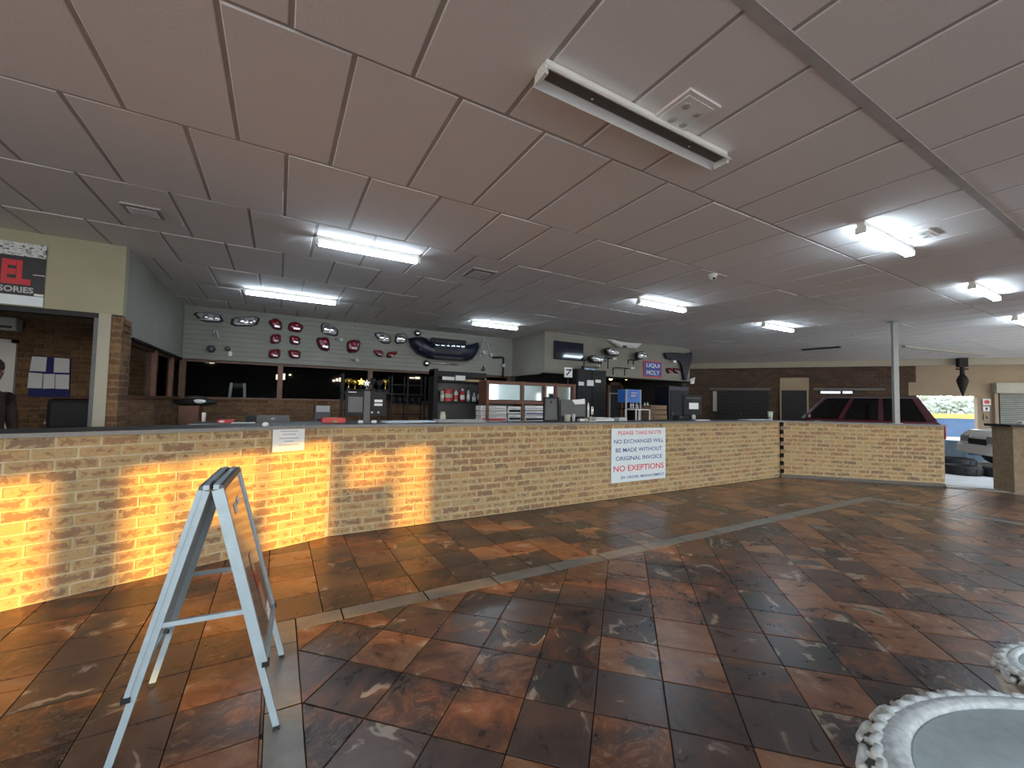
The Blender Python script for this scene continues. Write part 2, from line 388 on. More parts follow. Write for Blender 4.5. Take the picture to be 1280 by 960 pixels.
# ================================================================== SETTING
# ---- ground and floor
g = MB().bb((-30, -40, -0.30), (60, 45, -0.02)).build('trim_1', CONC); struct(g)          # ground slab round the building
YARD = mat('sunlit_yard_concrete', (0.82, 0.80, 0.76), 0.8, var=0.08, scale=2)  # whiter copy of the concrete, sunlit glare put into its colour
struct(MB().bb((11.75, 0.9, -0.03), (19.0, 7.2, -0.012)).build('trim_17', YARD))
fl = MB().bb((-5.9, -5.2, -0.02), (11.6, 4.95, -0.004)).build('floor', GROUT); struct(fl)
TS = 0.3393
def clip(poly, keep):
    for (a, b, c) in keep:          # keep a*x+b*y<=c
        out = []
        for i in range(len(poly)):
            p, q = poly[i - 1], poly[i]; dp = a*p[0] + b*p[1] - c; dq = a*q[0] + b*q[1] - c
            if dp <= 0 and dq > 0 or dp > 0 and dq <= 0:
                t = dp / (dp - dq); out.append((p[0] + t*(q[0]-p[0]), p[1] + t*(q[1]-p[1])))
            if dq <= 0: out.append(q)
        poly = out
        if len(poly) < 3: return None
    return poly
def area(p): return 0.5 * abs(sum(p[i-1][0]*p[i][1] - p[i][0]*p[i-1][1] for i in range(len(p))))
tiles = []
WA, WB = (9.35, 4.85), (11.30, 2.85)     # right wing, front face
wing_keep = (0.7155, 0.6986, 0.7155 * 9.35 + 0.6986 * 4.85)
sill_keep = (0.7155, 0.6986, 0.7155 * 9.35 + 0.6986 * 4.85 )
# diagonal field inside the border
c45 = math.sqrt(0.5)
ca, sa = math.cos(R(-44.685)), math.sin(R(-44.685))
oc = (-1.482860502 , 1.390788)           # grid origin in the unrotated floor frame
for i in range(-40, 60):
    for j in range(-40, 60):
        a0 = oc[0] + i * TS; b0 = oc[1] + j * TS
        q = [(a0 + x * TS, b0 + y * TS) for x, y in ((0, 0), (1, 0), (1, 1), (0, 1))]
        q = [(ca*x - sa*y, sa*x + ca*y) for x, y in q]
        if max(p[0] for p in q) < 0 or min(p[0] for p in q) > 8.6 or max(p[1] for p in q) < -3.2 or min(p[1] for p in q) > 3.1: continue
        q = clip(q, [(-1, 0, -0.157), (1, 0, 8.505), (0, 1, 2.998), (0, -1, 3.0)])
        if q and area(q) > 0.002: tiles.append(q)
# straight field outside it
for i in range(-17, 36):
    for j in range(-20, 6):
        a0 = -0.013 + i * 0.3405; b0 = 3.157 + j * TS
        q = [(a0, b0), (a0 + 0.3405, b0), (a0 + 0.3405, b0 + TS), (a0, b0 + TS)]
        for keep in ([(0, -1, -3.157)], [(0, 1, 3.157), (1, 0, -0.002)], [(0, 1, 3.157), (-1, 0, -8.665)]):
            p = clip(q, keep + [(0, 1, 4.83), wing_keep, (-0.30, 0.954, 0.954 * 4.84 - 0.30 * 0.52), (1, 0, 11.6), (0, -1, 3.0)])
            if p and area(p) > 0.002: tiles.append(p)
def shrink(p, d):
    n = len(p); cx = sum(q[0] for q in p) / n; cy = sum(q[1] for q in p) / n; s = math.sqrt(area(p)); k = 1 - 2 * d / s
    return [(cx + (q[0] - cx) * k, cy + (q[1] - cy) * k) for q in p]
def tile_into(mb, p, top):
    a, b = shrink(p, 0.0033), shrink(p, 0.0056); n = len(p); k = len(mb.v)
    mb.v += [(x, y, -0.006) for x, y in a] + [(x, y, top - 0.0012) for x, y in a] + [(x, y, top) for x, y in b]
    for r in (0, 1):
        for i in range(n): j = (i + 1) % n; mb.f.append([k + r*n + i, k + r*n + j, k + (r+1)*n + j, k + (r+1)*n + i])
    mb.f.append([k + 2*n + i for i in range(n)])
def vis(p, z=0.0, mg=30):
    cx = sum(q[0] for q in p) / len(p); cy = sum(q[1] for q in p) / len(p); s = pix((cx, cy, z))
    return s is not None and -mg < s[0] < 1280 + mg and -mg < s[1] < 960 + mg
def tkey(p):
    if not vis(p, 0, 60): return 1e6
    cx = sum(q[0] for q in p) / len(p); cy = sum(q[1] for q in p) / len(p)
    return cx*cx + cy*cy
tiles.sort(key=tkey)
for p in tiles[:300]:
    mb = MB(); cx = sum(q[0] for q in p) / len(p); cy = sum(q[1] for q in p) / len(p)
    tile_into(mb, [(x - cx, y - cy) for x, y in p], random.uniform(-0.0006, 0.0006))
    o = mb.build('tile', TILE, fl, world=False); o.location = (cx, cy, 0)
def seeded(mb_list, name, material, parent):
    mb = MB(); seeds = []
    for q in mb_list:
        k = len(mb.v); mb.v += q.v; mb.f += [[i + k for i in f] for f in q.f]; s = random.random(); seeds += [s] * len(q.f)
    me = bpy.data.meshes.new(name); me.from_pydata(mb.v, [], mb.f); me.materials.append(material)
    at = me.attributes.new('seed', 'FLOAT', 'FACE'); at.data.foreach_set('value', seeds)
    o = bpy.data.objects.new(name, me); COL.objects.link(o); o.parent = parent; return o
L = []
for p in tiles[300:]:
    q = MB(); tile_into(q, p, random.uniform(-0.0006, 0.0006)); L.append(q)
stuff(seeded(L, 'tiles', TILE, fl))
# grey border strip, laid in short pieces
def strip_piece(x0, y0, x1, y1):
    p = [(x0, y0), (x1, y0), (x1, y1), (x0, y1)]; mb = MB(); cx, cy = (x0 + x1) / 2, (y0 + y1) / 2
    tile_into(mb, [(x - cx, y - cy) for x, y in p], 0.0003); o = mb.build('border_tile', STRIP, fl, world=False); o.location = (cx, cy, 0)
xs = [0.157, 0.438, 1.031, 1.614, 2.19, 2.77, 3.36, 3.94, 4.52, 5.10, 5.68, 6.26, 6.84, 7.42, 8.0, 8.508]
for a, b in zip(xs, xs[1:]): strip_piece(a, 3.0, b, 3.155)
ys = [3.155, 2.86, 2.28, 1.70, 1.12, 0.54, -0.04, -0.62, -1.2, -1.8, -2.4, -3.0]
for a, b in zip(ys, ys[1:]): strip_piece(0.0, b, 0.155, a)
for a, b in zip(ys, ys[1:]): strip_piece(8.508, b, 8.663, a)
# ---- ceiling: hung grid with separate panels
BA, BB = (15.4, 11.5), (21.3, 3.45)      # beam line where the ceiling stops
bn = Vector((BB[1] - BA[1], -(BB[0] - BA[0]), 0)).normalized(); bn = -bn   # outward normal
beam_keep = (bn.x, bn.y, bn.x * BA[0] + bn.y * BA[1])
outline = clip([(-5.9, -4.2), (22, -4.2), (22, 14), (-5.9, 14)], [beam_keep])
mb = MB()
for kp in ([(1, 0, 13.2)], [(-1, 0, -13.2), (0, -1, -1.0)]): mb.prism([(x, y, ZC + 0.006) for x, y in clip(outline, kp)], (0, 0, 0.16))
ce = struct(mb.build('ceiling', CEILB))
pan = []
for r in range(-9, 9):
    y1 = 4.638 - 1.2015 * r; y0 = y1 - 1.2015; off = -1.518 + (0.302 if r % 2 == 0 else 0.0)
    for i in range(-9, 42):
        x0 = off + 0.6 * i
        q = clip([(x0, y0), (x0 + 0.6, y0), (x0 + 0.6, y1), (x0, y1)], [beam_keep, (-1, 0, 5.88), (0, -1, 4.15), (1, 0, 21.9)])
        if not q or area(q) < 0.01: continue
        cx = sum(p[0] for p in q) / len(q); cy = sum(p[1] for p in q) / len(q)
        if cy > 10.25 and cx < 11.4 or cx > 13.2 and cy < 1.0: continue
        pan.append((q, y0 < 1.04 < y1 + 0.1))
def panel_into(mb, p, g=0.013, tilt=0.0):
    n = len(p); s = [(max(-9, 0), 0)]
    cx = sum(q[0] for q in p) / n; cy = sum(q[1] for q in p) / n
    a = [(q[0] - math.copysign(g, q[0] - cx), q[1] - math.copysign(g * 0.75, q[1] - cy)) for q in p]
    b = [(q[0] - math.copysign(0.006, q[0] - cx), q[1] - math.copysign(0.006, q[1] - cy)) for q in a]
    k = len(mb.v); t1, t2 = random.uniform(-tilt, tilt), random.uniform(-tilt, tilt)
    zz = lambda q: t1 * (q[0] - cx) + t2 * (q[1] - cy)
    mb.v += [(x, y, 0.02) for x, y in a] + [(x, y, 0.005 + zz((x, y))) for x, y in a] + [(x, y, zz((x, y))) for x, y in b]
    for r in (0, 1):
        for i in range(n): j = (i + 1) % n; mb.f.append([k + r*n + i, k + r*n + j, k + (r+1)*n + j, k + (r+1)*n + i])
    mb.f.append([k + 2*n + i for i in range(n)])
pan.sort(key=lambda t: tkey(t[0]) if vis(t[0], ZC, 150) else 1e6)
for p, wd in pan[:300]:
    mb = MB(); cx = sum(q[0] for q in p) / len(p); cy = sum(q[1] for q in p) / len(p)
    panel_into(mb, [(x - cx, y - cy) for x, y in p], tilt=0.007)
    o = mb.build('ceiling_panel', CEILP, ce, world=False); o.location = (cx, cy, ZC)
L = []
for p, wd in pan[300:]:
    q = MB(); panel_into(q, p); q.v = [(x, y, z + ZC) for x, y, z in q.v]; L.append(q)
stuff(seeded(L, 'ceiling_panels', CEILP, ce))
# raised main runner that reads as a wide band
MB().bb((-5.8, 1.006, ZC - 0.006), (13.1, 1.060, ZC + 0.008)).build('runner', CEILB, ce)

# ---- bricks
def brick_mesh(Lb, h, d, name):
    x, z = Lb / 2, h / 2; c = 0.004
    v = [(-x, 0.006, -z), (x, 0.006, -z), (x, 0.006, z), (-x, 0.006, z), (-x + c, 0, -z + c), (x - c, 0, -z + c), (x - c, 0, z - c), (-x + c, 0, z - c),
         (-x, d, -z), (x, d, -z), (x, d, z), (-x, d, z)]
    f = [(4, 5, 6, 7), (0, 1, 5, 4), (1, 2, 6, 5), (2, 3, 7, 6), (3, 0, 4, 7), (1, 0, 8, 9), (2, 1, 9, 10), (3, 2, 10, 11), (0, 3, 11, 8)]
    return v, f
def add_uv(me, Lb, h, mats=None):
    uv = me.uv_layers.new(name='UVMap')
    for lp in me.loops:
        c = me.vertices[lp.vertex_index].co; uv.data[lp.index].uv = (c.x / Lb + 0.5, c.z / h + 0.5)
BM = {}
def brick_obj_mesh(Lb, h, d, material):
    key = (round(Lb, 3), round(h, 4), d, material.name)
    if key not in BM:
        v, f = brick_mesh(Lb, h, d, 'brick'); me = bpy.data.meshes.new('brick'); me.from_pydata(v, [], f); me.materials.append(material); add_uv(me, Lb, h); BM[key] = me
    return BM[key]
def brick_wall(parent, p0, p1, z0, courses, ch, material, limit, Lb=0.232, j=0.011, d=0.05, jit=0.0022, phase=0.0, cut=None):
    """bricks on the face from p0 to p1 (outside is on the right of p0->p1); parent coordinates are world"""
    p0 = Vector((*p0, 0)); p1 = Vector((*p1, 0)); dr = (p1 - p0); LL = dr.length; dr.normalize(); ang = math.atan2(dr.y, dr.x)
    items = []
    for k in range(courses):
        z = z0 + (k + 0.5) * ch; x = -((k % 2) * Lb / 2 + phase) % Lb - Lb
        while x < LL:
            a, b = max(x, 0), min(x + Lb, LL)
            if b - a > 0.04 and not (cut and cut((a + b) / 2, z)): items.append(((a + b) / 2, z, b - a - j))
            x += Lb
    def dist(t):
        P = p0 + dr * t[0]; P.z = t[1]; s = pix(P)
        if s is None or not (-40 < s[0] < 1320): return 1e6
        return (P - CAM).length
    items.sort(key=dist)
    for (t, z, ln) in items[:limit]:
        P = p0 + dr * t; nn = Vector((dr.y, -dr.x, 0)); P += nn * random.uniform(-jit, jit)
        put('brick', brick_obj_mesh(round(ln, 2), ch - j, d, material), parent, (P.x, P.y, z), (random.uniform(-0.01, 0.01), random.uniform(-0.004, 0.004), ang + random.uniform(-0.006, 0.006)))
    rest = items[limit:]
    if rest:
        V, F, S, UVs = [], [], [], []
        for (t, z, ln) in rest:
            v, f = brick_mesh(ln, ch - j, d, ''); k = len(V); P = p0 + dr * t; P += Vector((dr.y, -dr.x, 0)) * random.uniform(-jit, jit); c, s_ = math.cos(ang), math.sin(ang)
            V += [(P.x + x * c - y * s_, P.y + x * s_ + y * c, z + w_) for x, y, w_ in v]; F += [[i + k for i in q] for q in f]; S += [random.random()] * len(f)
            UVs += [(x / ln + 0.5, w_ / (ch - j) + 0.5) for x, y, w_ in v]
        me = bpy.data.meshes.new('bricks'); me.from_pydata(V, [], F); me.materials.append(material)
        at = me.attributes.new('seed', 'FLOAT', 'FACE'); at.data.foreach_set('value', S)
        uv = me.uv_layers.new(name='UVMap')
        for lp in me.loops: uv.data[lp.index].uv = UVs[lp.vertex_index]
        o = bpy.data.objects.new('bricks', me); COL.objects.link(o); o.parent = parent; stuff(o)
def core(parent, p0, p1, thick, z0, z1, material, inset=0.005, name='mortar_bed', ext0=0.0, ext1=0.0):
    p0 = Vector((*p0, 0)); p1 = Vector((*p1, 0)); dr = (p1 - p0).normalized(); back = Vector((-dr.y, dr.x, 0))
    a = p0 - dr * ext0 + back * inset; b = p1 + dr * ext1 + back * inset
    pts = [a, b, b + back * thick, a + back * thick]
    return MB().prism([(p.x, p.y, z0) for p in pts], (0, 0, z1 - z0)).build(name, material, parent)

# ================================================================== COUNTER
CB, CCn = (0.52, 4.84), (9.35, 4.85)
ld = Vector((math.cos(R(18.6)), math.sin(R(18.6)), 0))
CL = (CB[0] - ld.x * 4.6, CB[1] - ld.y * 4.6)
HT = 1.162
ct = thing('brick_counter', 'long straight buff brick counter front carrying the NO EXEPTIONS notice', 'counter', (0, 0, 0), group=None)
core(ct, CB, (9.28, 4.85), 0.2, 0, HT, MORTAR)
brick_wall(ct, CB, CCn, 0, 14, HT / 14, BRICK, 300)
cl = thing('brick_counter', 'angled left section of the buff brick counter, catching most of the orange sunlight', 'counter')
core(cl, CL, CB, 0.2, 0, HT, MORTAR)
brick_wall(cl, CL, CB, 0, 14, HT / 14, BRICK, 300, phase=0.07)
cw = thing('brick_counter', 'short right wing of the brick counter in front of the maroon car', 'counter')
core(cw, (9.40, 4.80), WB, 0.2, 0, HT, MORTAR)
brick_wall(cw, WA, WB, 0, 14, HT / 14, BRICK, 300, phase=0.03)
d_ = (Vector((*WB, 0)) - Vector((*WA, 0))).normalized(); bk = Vector((-d_.y, d_.x, 0))
e2 = Vector((*WB, 0)) + bk * 0.2
brick_wall(cw, WB, (e2.x, e2.y), 0, 14, HT / 14, BRICK, 40, d=0.02)
# dark open perpends in the inner corner
for k in range(7):
    MB().box((9.36, 4.838, 0.045 + k * 0.166 + 0.083), (0.07, 0.05, 0.076), R(-22)).build('corner_gap', DARKGAP, cw)
# worktop : one continuous slab
ov = 0.03; dpt = 0.62
lb = Vector((-ld.y, ld.x, 0)); L0 = Vector((*CL, 0))
front = [L0 - lb * ov, Vector((CB[0] + 0.005, CB[1] - ov, 0)), Vector((9.35 - 0.0, 4.85 - ov, 0)) + Vector((-0.01, 0, 0)), Vector((*WB, 0)) - bk * ov + d_ * ov]
back = [Vector((*WB, 0)) + bk * 0.30 + d_ * ov, Vector((9.35, 4.85, 0)) + Vector((0.26, 0.52, 0)), Vector((CB[0] - 0.09, CB[1] + dpt, 0)), L0 + lb * dpt]
wt = thing('worktop', 'continuous dark grey counter top running over all three brick sections', 'worktop')
MB().prism([(p.x, p.y, HT + 0.001) for p in front + back], (0, 0, 0.028)).build('slab', SLAB, wt, bev=0.004)
for a, b in zip(front, front[1:]):
    n_ = Vector(((b - a).y, -(b - a).x, 0)).normalized() * 0.004
    MB().bar((a.x + n_.x, a.y + n_.y, HT + 0.015), (b.x + n_.x, b.y + n_.y, HT + 0.015), 0.008, 0.03).build('front_edge', SLABE, wt)
CT = HT + 0.029
# low skirting along the right wing
MB().bar((WA[0] - bk.x * 0.012, WA[1] - bk.y * 0.012, 0.03), (WB[0] - bk.x * 0.012, WB[1] - bk.y * 0.012, 0.03), 0.02, 0.06).build('skirting', mat('dull_skirting', (0.11, 0.10, 0.085), 0.6), cw)

# ================================================================== ROOM SHELL BEHIND THE COUNTER
BWV, NWV, NWU, LWU, GWV = 10.2, 8.55, 5.76, -1.68, 6.65
SILL, TOPG = 1.44, 2.21
# back wall
wb = struct(MB().bb((LWU, BWV + 0.02, 0), (NWU + 0.1, BWV + 0.2, SILL - 0.02)).build('wall_back', MORTARD))
brick_wall(wb, (LWU, BWV), (NWU, BWV), 0.56, 10, 0.086, BRICKD, 300)
wh = struct(MB().bb((LWU, BWV, TOPG), (NWU, BWV + 0.2, ZC)).build('wall_back_2', WALLP))
nsl = 11
for k in range(nsl):      # slatwall boards
    z0 = TOPG + k * (ZC - TOPG) / nsl
    MB().bb((LWU + 0.01, BWV - 0.018, z0 + 0.004), (NWU - 0.002, BWV, z0 + (ZC - TOPG) / nsl - 0.004)).build('slat', WALLP, wh)
PV = BWV - 0.02
struct(MB().bb((LWU, BWV - 0.05, SILL - 0.02), (NWU, BWV + 0.2, SILL + 0.02)).build('trim_2', WOOD))
# windows in the back wall : glass into a dark workshop
wn = struct(MB().bb((LWU, BWV + 0.06, TOPG - 0.05), (NWU, BWV + 0.14, TOPG)).build('window_1', WOOD))
for x in (-1.66, 0.02, 1.9, 3.8, 5.7):
    px_ = x
    MB().bb((px_ - 0.05, BWV + 0.04, SILL), (px_ + 0.05, BWV + 0.16, TOPG)).build('mullion', WOODM if x == 0.02 else WOOD, wn)
for a, b in zip((-1.66, 0.02, 1.9, 3.8), (0.02, 1.9, 3.8, 5.7)):
    MB().bb((a + 0.05, BWV + 0.09, SILL + 0.02), (b - 0.05, BWV + 0.098, TOPG - 0.05)).build('pane', GLASS, wn)
# workshop behind the glass
struct(MB().bb((-6, 14.4, 0), (12, 14.6, ZC + 0.2)).build('wall_workshop', ROOF))
struct(MB().bb((-6.2, 6.65, 0), (-6.0, 14.5, ZC + 0.2)).build('wall_office_end', ROOF))
struct(MB().bb((-6, 10.3, ZC), (12, 14.5, ZC + 0.15)).build('ceiling_workshop', ROOF))
GLINT = mat('glowing_reflection_spot', (1.0, 0.80, 0.62), 0.5, emis=2.2)  # glow added for the light spots reflected in the back glass
glints = struct(MB().bb((on_v(343, 470, 14.38).x, 14.36, on_v(343, 476, 14.38).z), (on_v(360, 470, 14.38).x, 14.40, on_v(343, 466, 14.38).z)).build('reflection_spots', BLACKM))
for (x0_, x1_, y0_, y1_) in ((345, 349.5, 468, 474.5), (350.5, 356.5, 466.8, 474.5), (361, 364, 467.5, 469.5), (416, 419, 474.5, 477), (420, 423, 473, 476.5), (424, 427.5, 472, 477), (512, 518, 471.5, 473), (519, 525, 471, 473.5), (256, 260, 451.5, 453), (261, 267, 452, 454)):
    MB().bb((on_v(x0_, 470, 14.35).x, 14.345, on_v(x0_, y1_, 14.35).z), (on_v(x1_, 470, 14.35).x, 14.358, on_v(x0_, y0_, 14.35).z)).build('pane', GLINT, glints)
# left wall of the sales bay, with windows to the office
wl = struct(MB().bb((LWU - 0.2, GWV + 0.12, TOPG), (LWU, BWV, ZC)).build('wall_left', WALLP))
w2 = struct(MB().bb((LWU - 0.2, GWV + 0.12, 0), (LWU - 0.02, BWV, SILL - 0.02)).build('wall_left_2', MORTARD))
brick_wall(w2, (LWU, BWV), (LWU, GWV + 0.35), 0.56, 10, 0.086, BRICKD, 220) if False else brick_wall(w2, (LWU, GWV + 0.35), (LWU, BWV), 0.56, 10, 0.086, BRICKD, 220)
struct(MB().bb((LWU - 0.2, GWV + 0.40, SILL - 0.02), (LWU + 0.04, BWV, SILL + 0.02)).build('trim_3', WOOD))
struct(MB().bb((LWU - 0.01, GWV + 0.40, TOPG - 0.03), (LWU + 0.02, BWV, TOPG + 0.005)).build('trim_4', DARKGAP))
wn2 = struct(MB().bb((LWU - 0.14, GWV + 0.4, TOPG - 0.06), (LWU - 0.06, BWV, TOPG - 0.02)).build('window_2', WOOD))
for y in (GWV + 0.42, 8.55, 9.75):
    MB().bb((LWU - 0.15, y - 0.04, SILL), (LWU - 0.03, y + 0.04, TOPG - 0.02)).build('mullion', WOODM, wn2)
for a, b in ((GWV + 0.46, 8.51), (8.59, 9.71), (9.79, 10.18)):
    MB().bb((LWU - 0.10, a, SILL + 0.02), (LWU - 0.094, b, TOPG - 0.06)).build('pane', GLASS, wn2)
# brick end of the office front
pr = struct(MB().bb((LWU - 0.10, GWV, 0), (LWU + 0.0, GWV + 0.38, 2.40)).build('wall_left_end', MORTARD))
brick_wall(pr, (LWU - 0.115, GWV - 0.005), (LWU + 0.005, GWV - 0.005), 0.54, 22, 0.085, BRICKD, 120, Lb=0.232, d=0.02)
brick_wall(pr, (LWU + 0.006, GWV), (LWU + 0.006, GWV + 0.38), 0.54, 22, 0.085, BRICKD, 120, d=0.02)
# office front : painted bulkhead, dark window frame, cream post
wg = struct(MB().bb((-6.0, GWV, 2.43), (LWU, GWV + 0.12, ZC)).build('wall_office_front', WALLG))
struct(MB().bb((LWU - 0.205, GWV - 0.02, 0), (LWU - 0.095, GWV + 0.12, 2.43)).build('trim_5', CREAM))
wf = struct(MB().bb((-6.0, GWV - 0.015, 2.37), (LWU - 0.205, GWV + 0.10, 2.43)).build('window_3', BLACKM))
MB().bb((LWU - 0.245, GWV - 0.015, 0.9), (LWU - 0.205, GWV + 0.10, 2.37)).build('frame_side', GREY, wf)
MB().bb((-6.0, GWV - 0.015, 0.86), (LWU - 0.205, GWV + 0.10, 0.90)).build('frame_sill', BLACKM, wf)
struct(MB().bb((-6.0, GWV, 0), (LWU - 0.2, GWV + 0.12, 0.86)).build('wall_office_low', MORTARD))
# office back wall of dark brick, door
wo = struct(MB().bb((-6.0, BWV + 0.02, 0), (LWU - 0.2, BWV + 0.2, ZC)).build('wall_office_back', MORTARD))
brick_wall(wo, (-5.2, BWV), (LWU - 0.2, BWV), 0.86, 22, 0.086, BRICKD, 300)
a = on_v(22, 425, BWV - 0.03)
do = struct(MB().bb((a.x - 0.92, BWV - 0.045, 0), (a.x - 0.05, BWV - 0.005, a.z - 0.05)).build('door_1', WHITE))
for q in ((a.x - 0.97, a.x - 0.91), (a.x - 0.06, a.x)): MB().bb((q[0], BWV - 0.06, 0), (q[1], BWV, a.z)).build('door_frame', WHITE, do)
MB().bb((a.x - 0.97, BWV - 0.06, a.z - 0.06), (a.x, BWV, a.z)).build('door_frame', WHITE, do)
MB().cyl((a.x - 0.14, BWV - 0.045, 1.05), (a.x - 0.14, BWV - 0.10, 1.05), 0.012).cyl((a.x - 0.14, BWV - 0.10, 1.05), (a.x - 0.26, BWV - 0.10, 1.05), 0.01).build('door_handle', CHROME, do)
# bulkhead on the right with the parts display, and its return
wr = struct(MB().bb((NWU, NWV, 2.23), (11.29, NWV + 0.15, ZC)).build('wall_right_bulkhead', BULK))
struct(MB().bb((NWU, NWV + 0.15, 2.21), (NWU + 0.15, BWV, ZC)).build('wall_return', BULK))
struct(MB().bb((NWU, NWV + 0.0, 2.19), (11.29, NWV + 0.16, 2.235)).build('trim_6', DARKGAP))
struct(MB().bb((11.14, NWV + 0.15, 0), (11.29, 14.4, ZC)).build('wall_store_side', ROOF))
struct(MB().bb((5.86, 12.2, 0), (11.2, 12.35, ZC)).build('wall_store_back', ROOF))
struct(MB().bb((NWU, BWV, 0), (NWU + 0.12, 12.3, ZC)).build('wall_store_left', ROOF))

# ================================================================== BEAM, GARAGE, SUN-SHAPING WALLS
bd = (Vector((*BB, 0)) - Vector((*BA, 0))).normalized()
A3 = Vector((*BA, 0)) - bd * 4; B3 = Vector((*BB, 0)) + bd * 3
struct(MB().bar((A3.x, A3.y, ZC - 0.11), (B3.x, B3.y, ZC - 0.11), 0.12, 0.22).build('trim_7', CREAM))
G0 = Vector((*BA, 0)) + bn * 1.6 - bd * 5; G1 = Vector((*BB, 0)) + bn * 1.6 + bd * 3
gp0, gp1 = (G0.x, G0.y), (G1.x, G1.y)
def gx(x, y): return (on_line(x, y, gp0, gp1) - G0).dot(bd), on_line(x, y, gp0, gp1).z
dl, _ = gx(1147, 540); dr_, dz = gx(1222, 495); dlt, dzt = gx(1136, 478)
GL = (G1 - G0).length
def gbox(name, t0, t1, z0, z1, off, th, material, parent=None, bev=0):
    a_ = G0 + bd * t0 + bn * off; b_ = G0 + bd * t1 + bn * off
    pts = [a_, b_, b_ + bn * th, a_ + bn * th]
    return MB().prism([(p.x, p.y, z0) for p in pts], (0, 0, z1 - z0)).build(name, material, parent, bev=bev)
GZ = 4.0
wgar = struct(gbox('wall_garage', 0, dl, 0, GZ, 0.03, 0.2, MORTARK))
gbox('wall_over_door', dl, dr_, dz, GZ, 0.03, 0.2, BEIGE, wgar)
gbox('wall_beside_door', dr_, GL, 0, GZ, 0.03, 0.2, BEIGE, wgar)
# brick courses on the garage wall left of the door
bwf = brick_wall
q0 = G0 + bd * 2.5; q1 = G0 + bd * dl
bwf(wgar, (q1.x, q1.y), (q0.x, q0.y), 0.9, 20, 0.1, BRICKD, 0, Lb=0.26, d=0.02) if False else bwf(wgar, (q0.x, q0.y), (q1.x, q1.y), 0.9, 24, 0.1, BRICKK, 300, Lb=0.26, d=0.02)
struct(gbox('trim_8', dl - 0.25, dr_ + 0.1, dz, dzt, -0.03, 0.06, BEIGE))
# dark closed roller door, cream panel over a dark doorway, lintels
def gpx(name, x0, y0, x1, y1, material, parent=None, off=-0.04, th=0.05):
    t0, z1 = gx(x0, y0); t1, z0 = gx(x1, y1); return gbox(name, t0, t1, z0, z1, off, th, material, parent)
rd = struct(gpx('door_2', 893, 489, 962, 545, ROOF))
t0, z1 = gx(893, 489); t1, z0 = gx(962, 545)
for k in range(12): gbox('slat', t0 + 0.03, t1 - 0.03, z1 - (k + 1) * (z1 - z0) / 12 + 0.015, z1 - k * (z1 - z0) / 12, -0.055, 0.02, BLACKM, rd)
struct(gpx('trim_9', 887, 485, 963, 488, GREY, off=-0.07)); struct(gpx('trim_10', 891, 489, 896, 514, CREAM, off=-0.09))
struct(gpx('trim_11', 974.5, 472.5, 1011, 488, BEIGE)); d3 = struct(gpx('door_3', 976.5, 488, 1008.5, 550, BLACKM)); gpx('door_frame', 974.5, 488, 977, 550, BEIGE, d3, off=-0.06); gpx('door_frame', 1008, 488, 1011, 550, BEIGE, d3, off=-0.06)
struct(gpx('trim_12', 1016, 485, 1105, 488, GREY, off=-0.07))
wn4 = struct(gpx('window_4', 1024, 488.5, 1066, 493, BLACKM, off=-0.03))
PANEL = mat('bright_skylight_pane', (0.75, 0.85, 1.0), 0.3, emis=0.9)
gpx('pane', 1025.5, 489, 1050, 492, PANEL, wn4, off=-0.05); gpx('pane', 1053, 489, 1065, 492, PANEL, wn4, off=-0.05)
# roller shutter and its box at the far right
sh = struct(gpx('door_4', 1247, 492, 1300, 540, BLACKM))
t0, z1 = gx(1247, 492); t1, z0 = gx(1300, 540)
for k in range(20): gbox('slat', t0 + 0.02, t1, z1 - (k + 1) * (z1 - z0) / 20 + 0.02, z1 - k * (z1 - z0) / 20, -0.07, 0.03, SHUT, sh)
struct(gpx('trim_13', 1240, 479, 1302, 492, CREAM, off=-0.25, th=0.28)); struct(gpx('trim_14', 1241, 492, 1247, 540, BEIGE, off=-0.10))
# three small notices beside the door
for (x0, y0, x1, y1, nm, ic) in ((1228, 498.5, 1238.5, 506.5, 'white square notice with a round dark symbol, uppermost of three beside the garage door', 0), (1228.5, 508, 1237, 514, 'white notice with a dark square mark below the uppermost one beside the garage door', 1), (1229.5, 517, 1236.5, 525.5, 'tan notice with a dark triangle mark, lowest of three beside the garage door', 2)):
    c_ = on_line((x0 + x1) / 2, (y0 + y1) / 2, gp0, gp1); tt = thing('notice', nm, 'sign', tuple(c_ - bn * 0.02), group='notices by the garage door')
    a_ = on_line(x0, y0, gp0, gp1); b_ = on_line(x1, y1, gp0, gp1); wd = (b_ - a_).dot(bd); hh = a_.z - b_.z
    M_ = Matrix((bd, bn, Vector((0, 0, 1)))).transposed()
    MB().box(c_ - bn * 0.012, (wd, 0.012, hh), M=M_).build('plate', PAPER if ic < 2 else BEIGE, tt)
    cc = c_ - bn * 0.022
    if ic == 0: MB().cyl(cc, cc - bn * 0.004, hh * 0.32, n=16).build('symbol', INKR, tt)
    elif ic == 1: MB().box(cc, (wd * 0.3, 0.006, hh * 0.55), M=M_).build('symbol', INKK, tt)
    else: MB().prism([cc + bd * wd * 0.3 - Vector((0, 0, hh * 0.25)), cc - bd * wd * 0.3 - Vector((0, 0, hh * 0.25)), cc + Vector((0, 0, hh * 0.3))], -bn * 0.004).build('symbol', INKK, tt)
# garage roof and closing wall to the left
mbr = MB(); P_ = [A3 + bn * -0.05, B3 + bn * -0.05, B3 + bn * 2.2, A3 + bn * 2.2]
struct(mbr.prism([(p.x, p.y, ZC + 0.35) for p in P_], (0, 0, 0.12)).build('ceiling_garage', ROOF))
struct(MB().bb((11.1, 14.4, 0), (13.2, 14.6, ZC + 0.3)).build('wall_garage_left', ROOF))
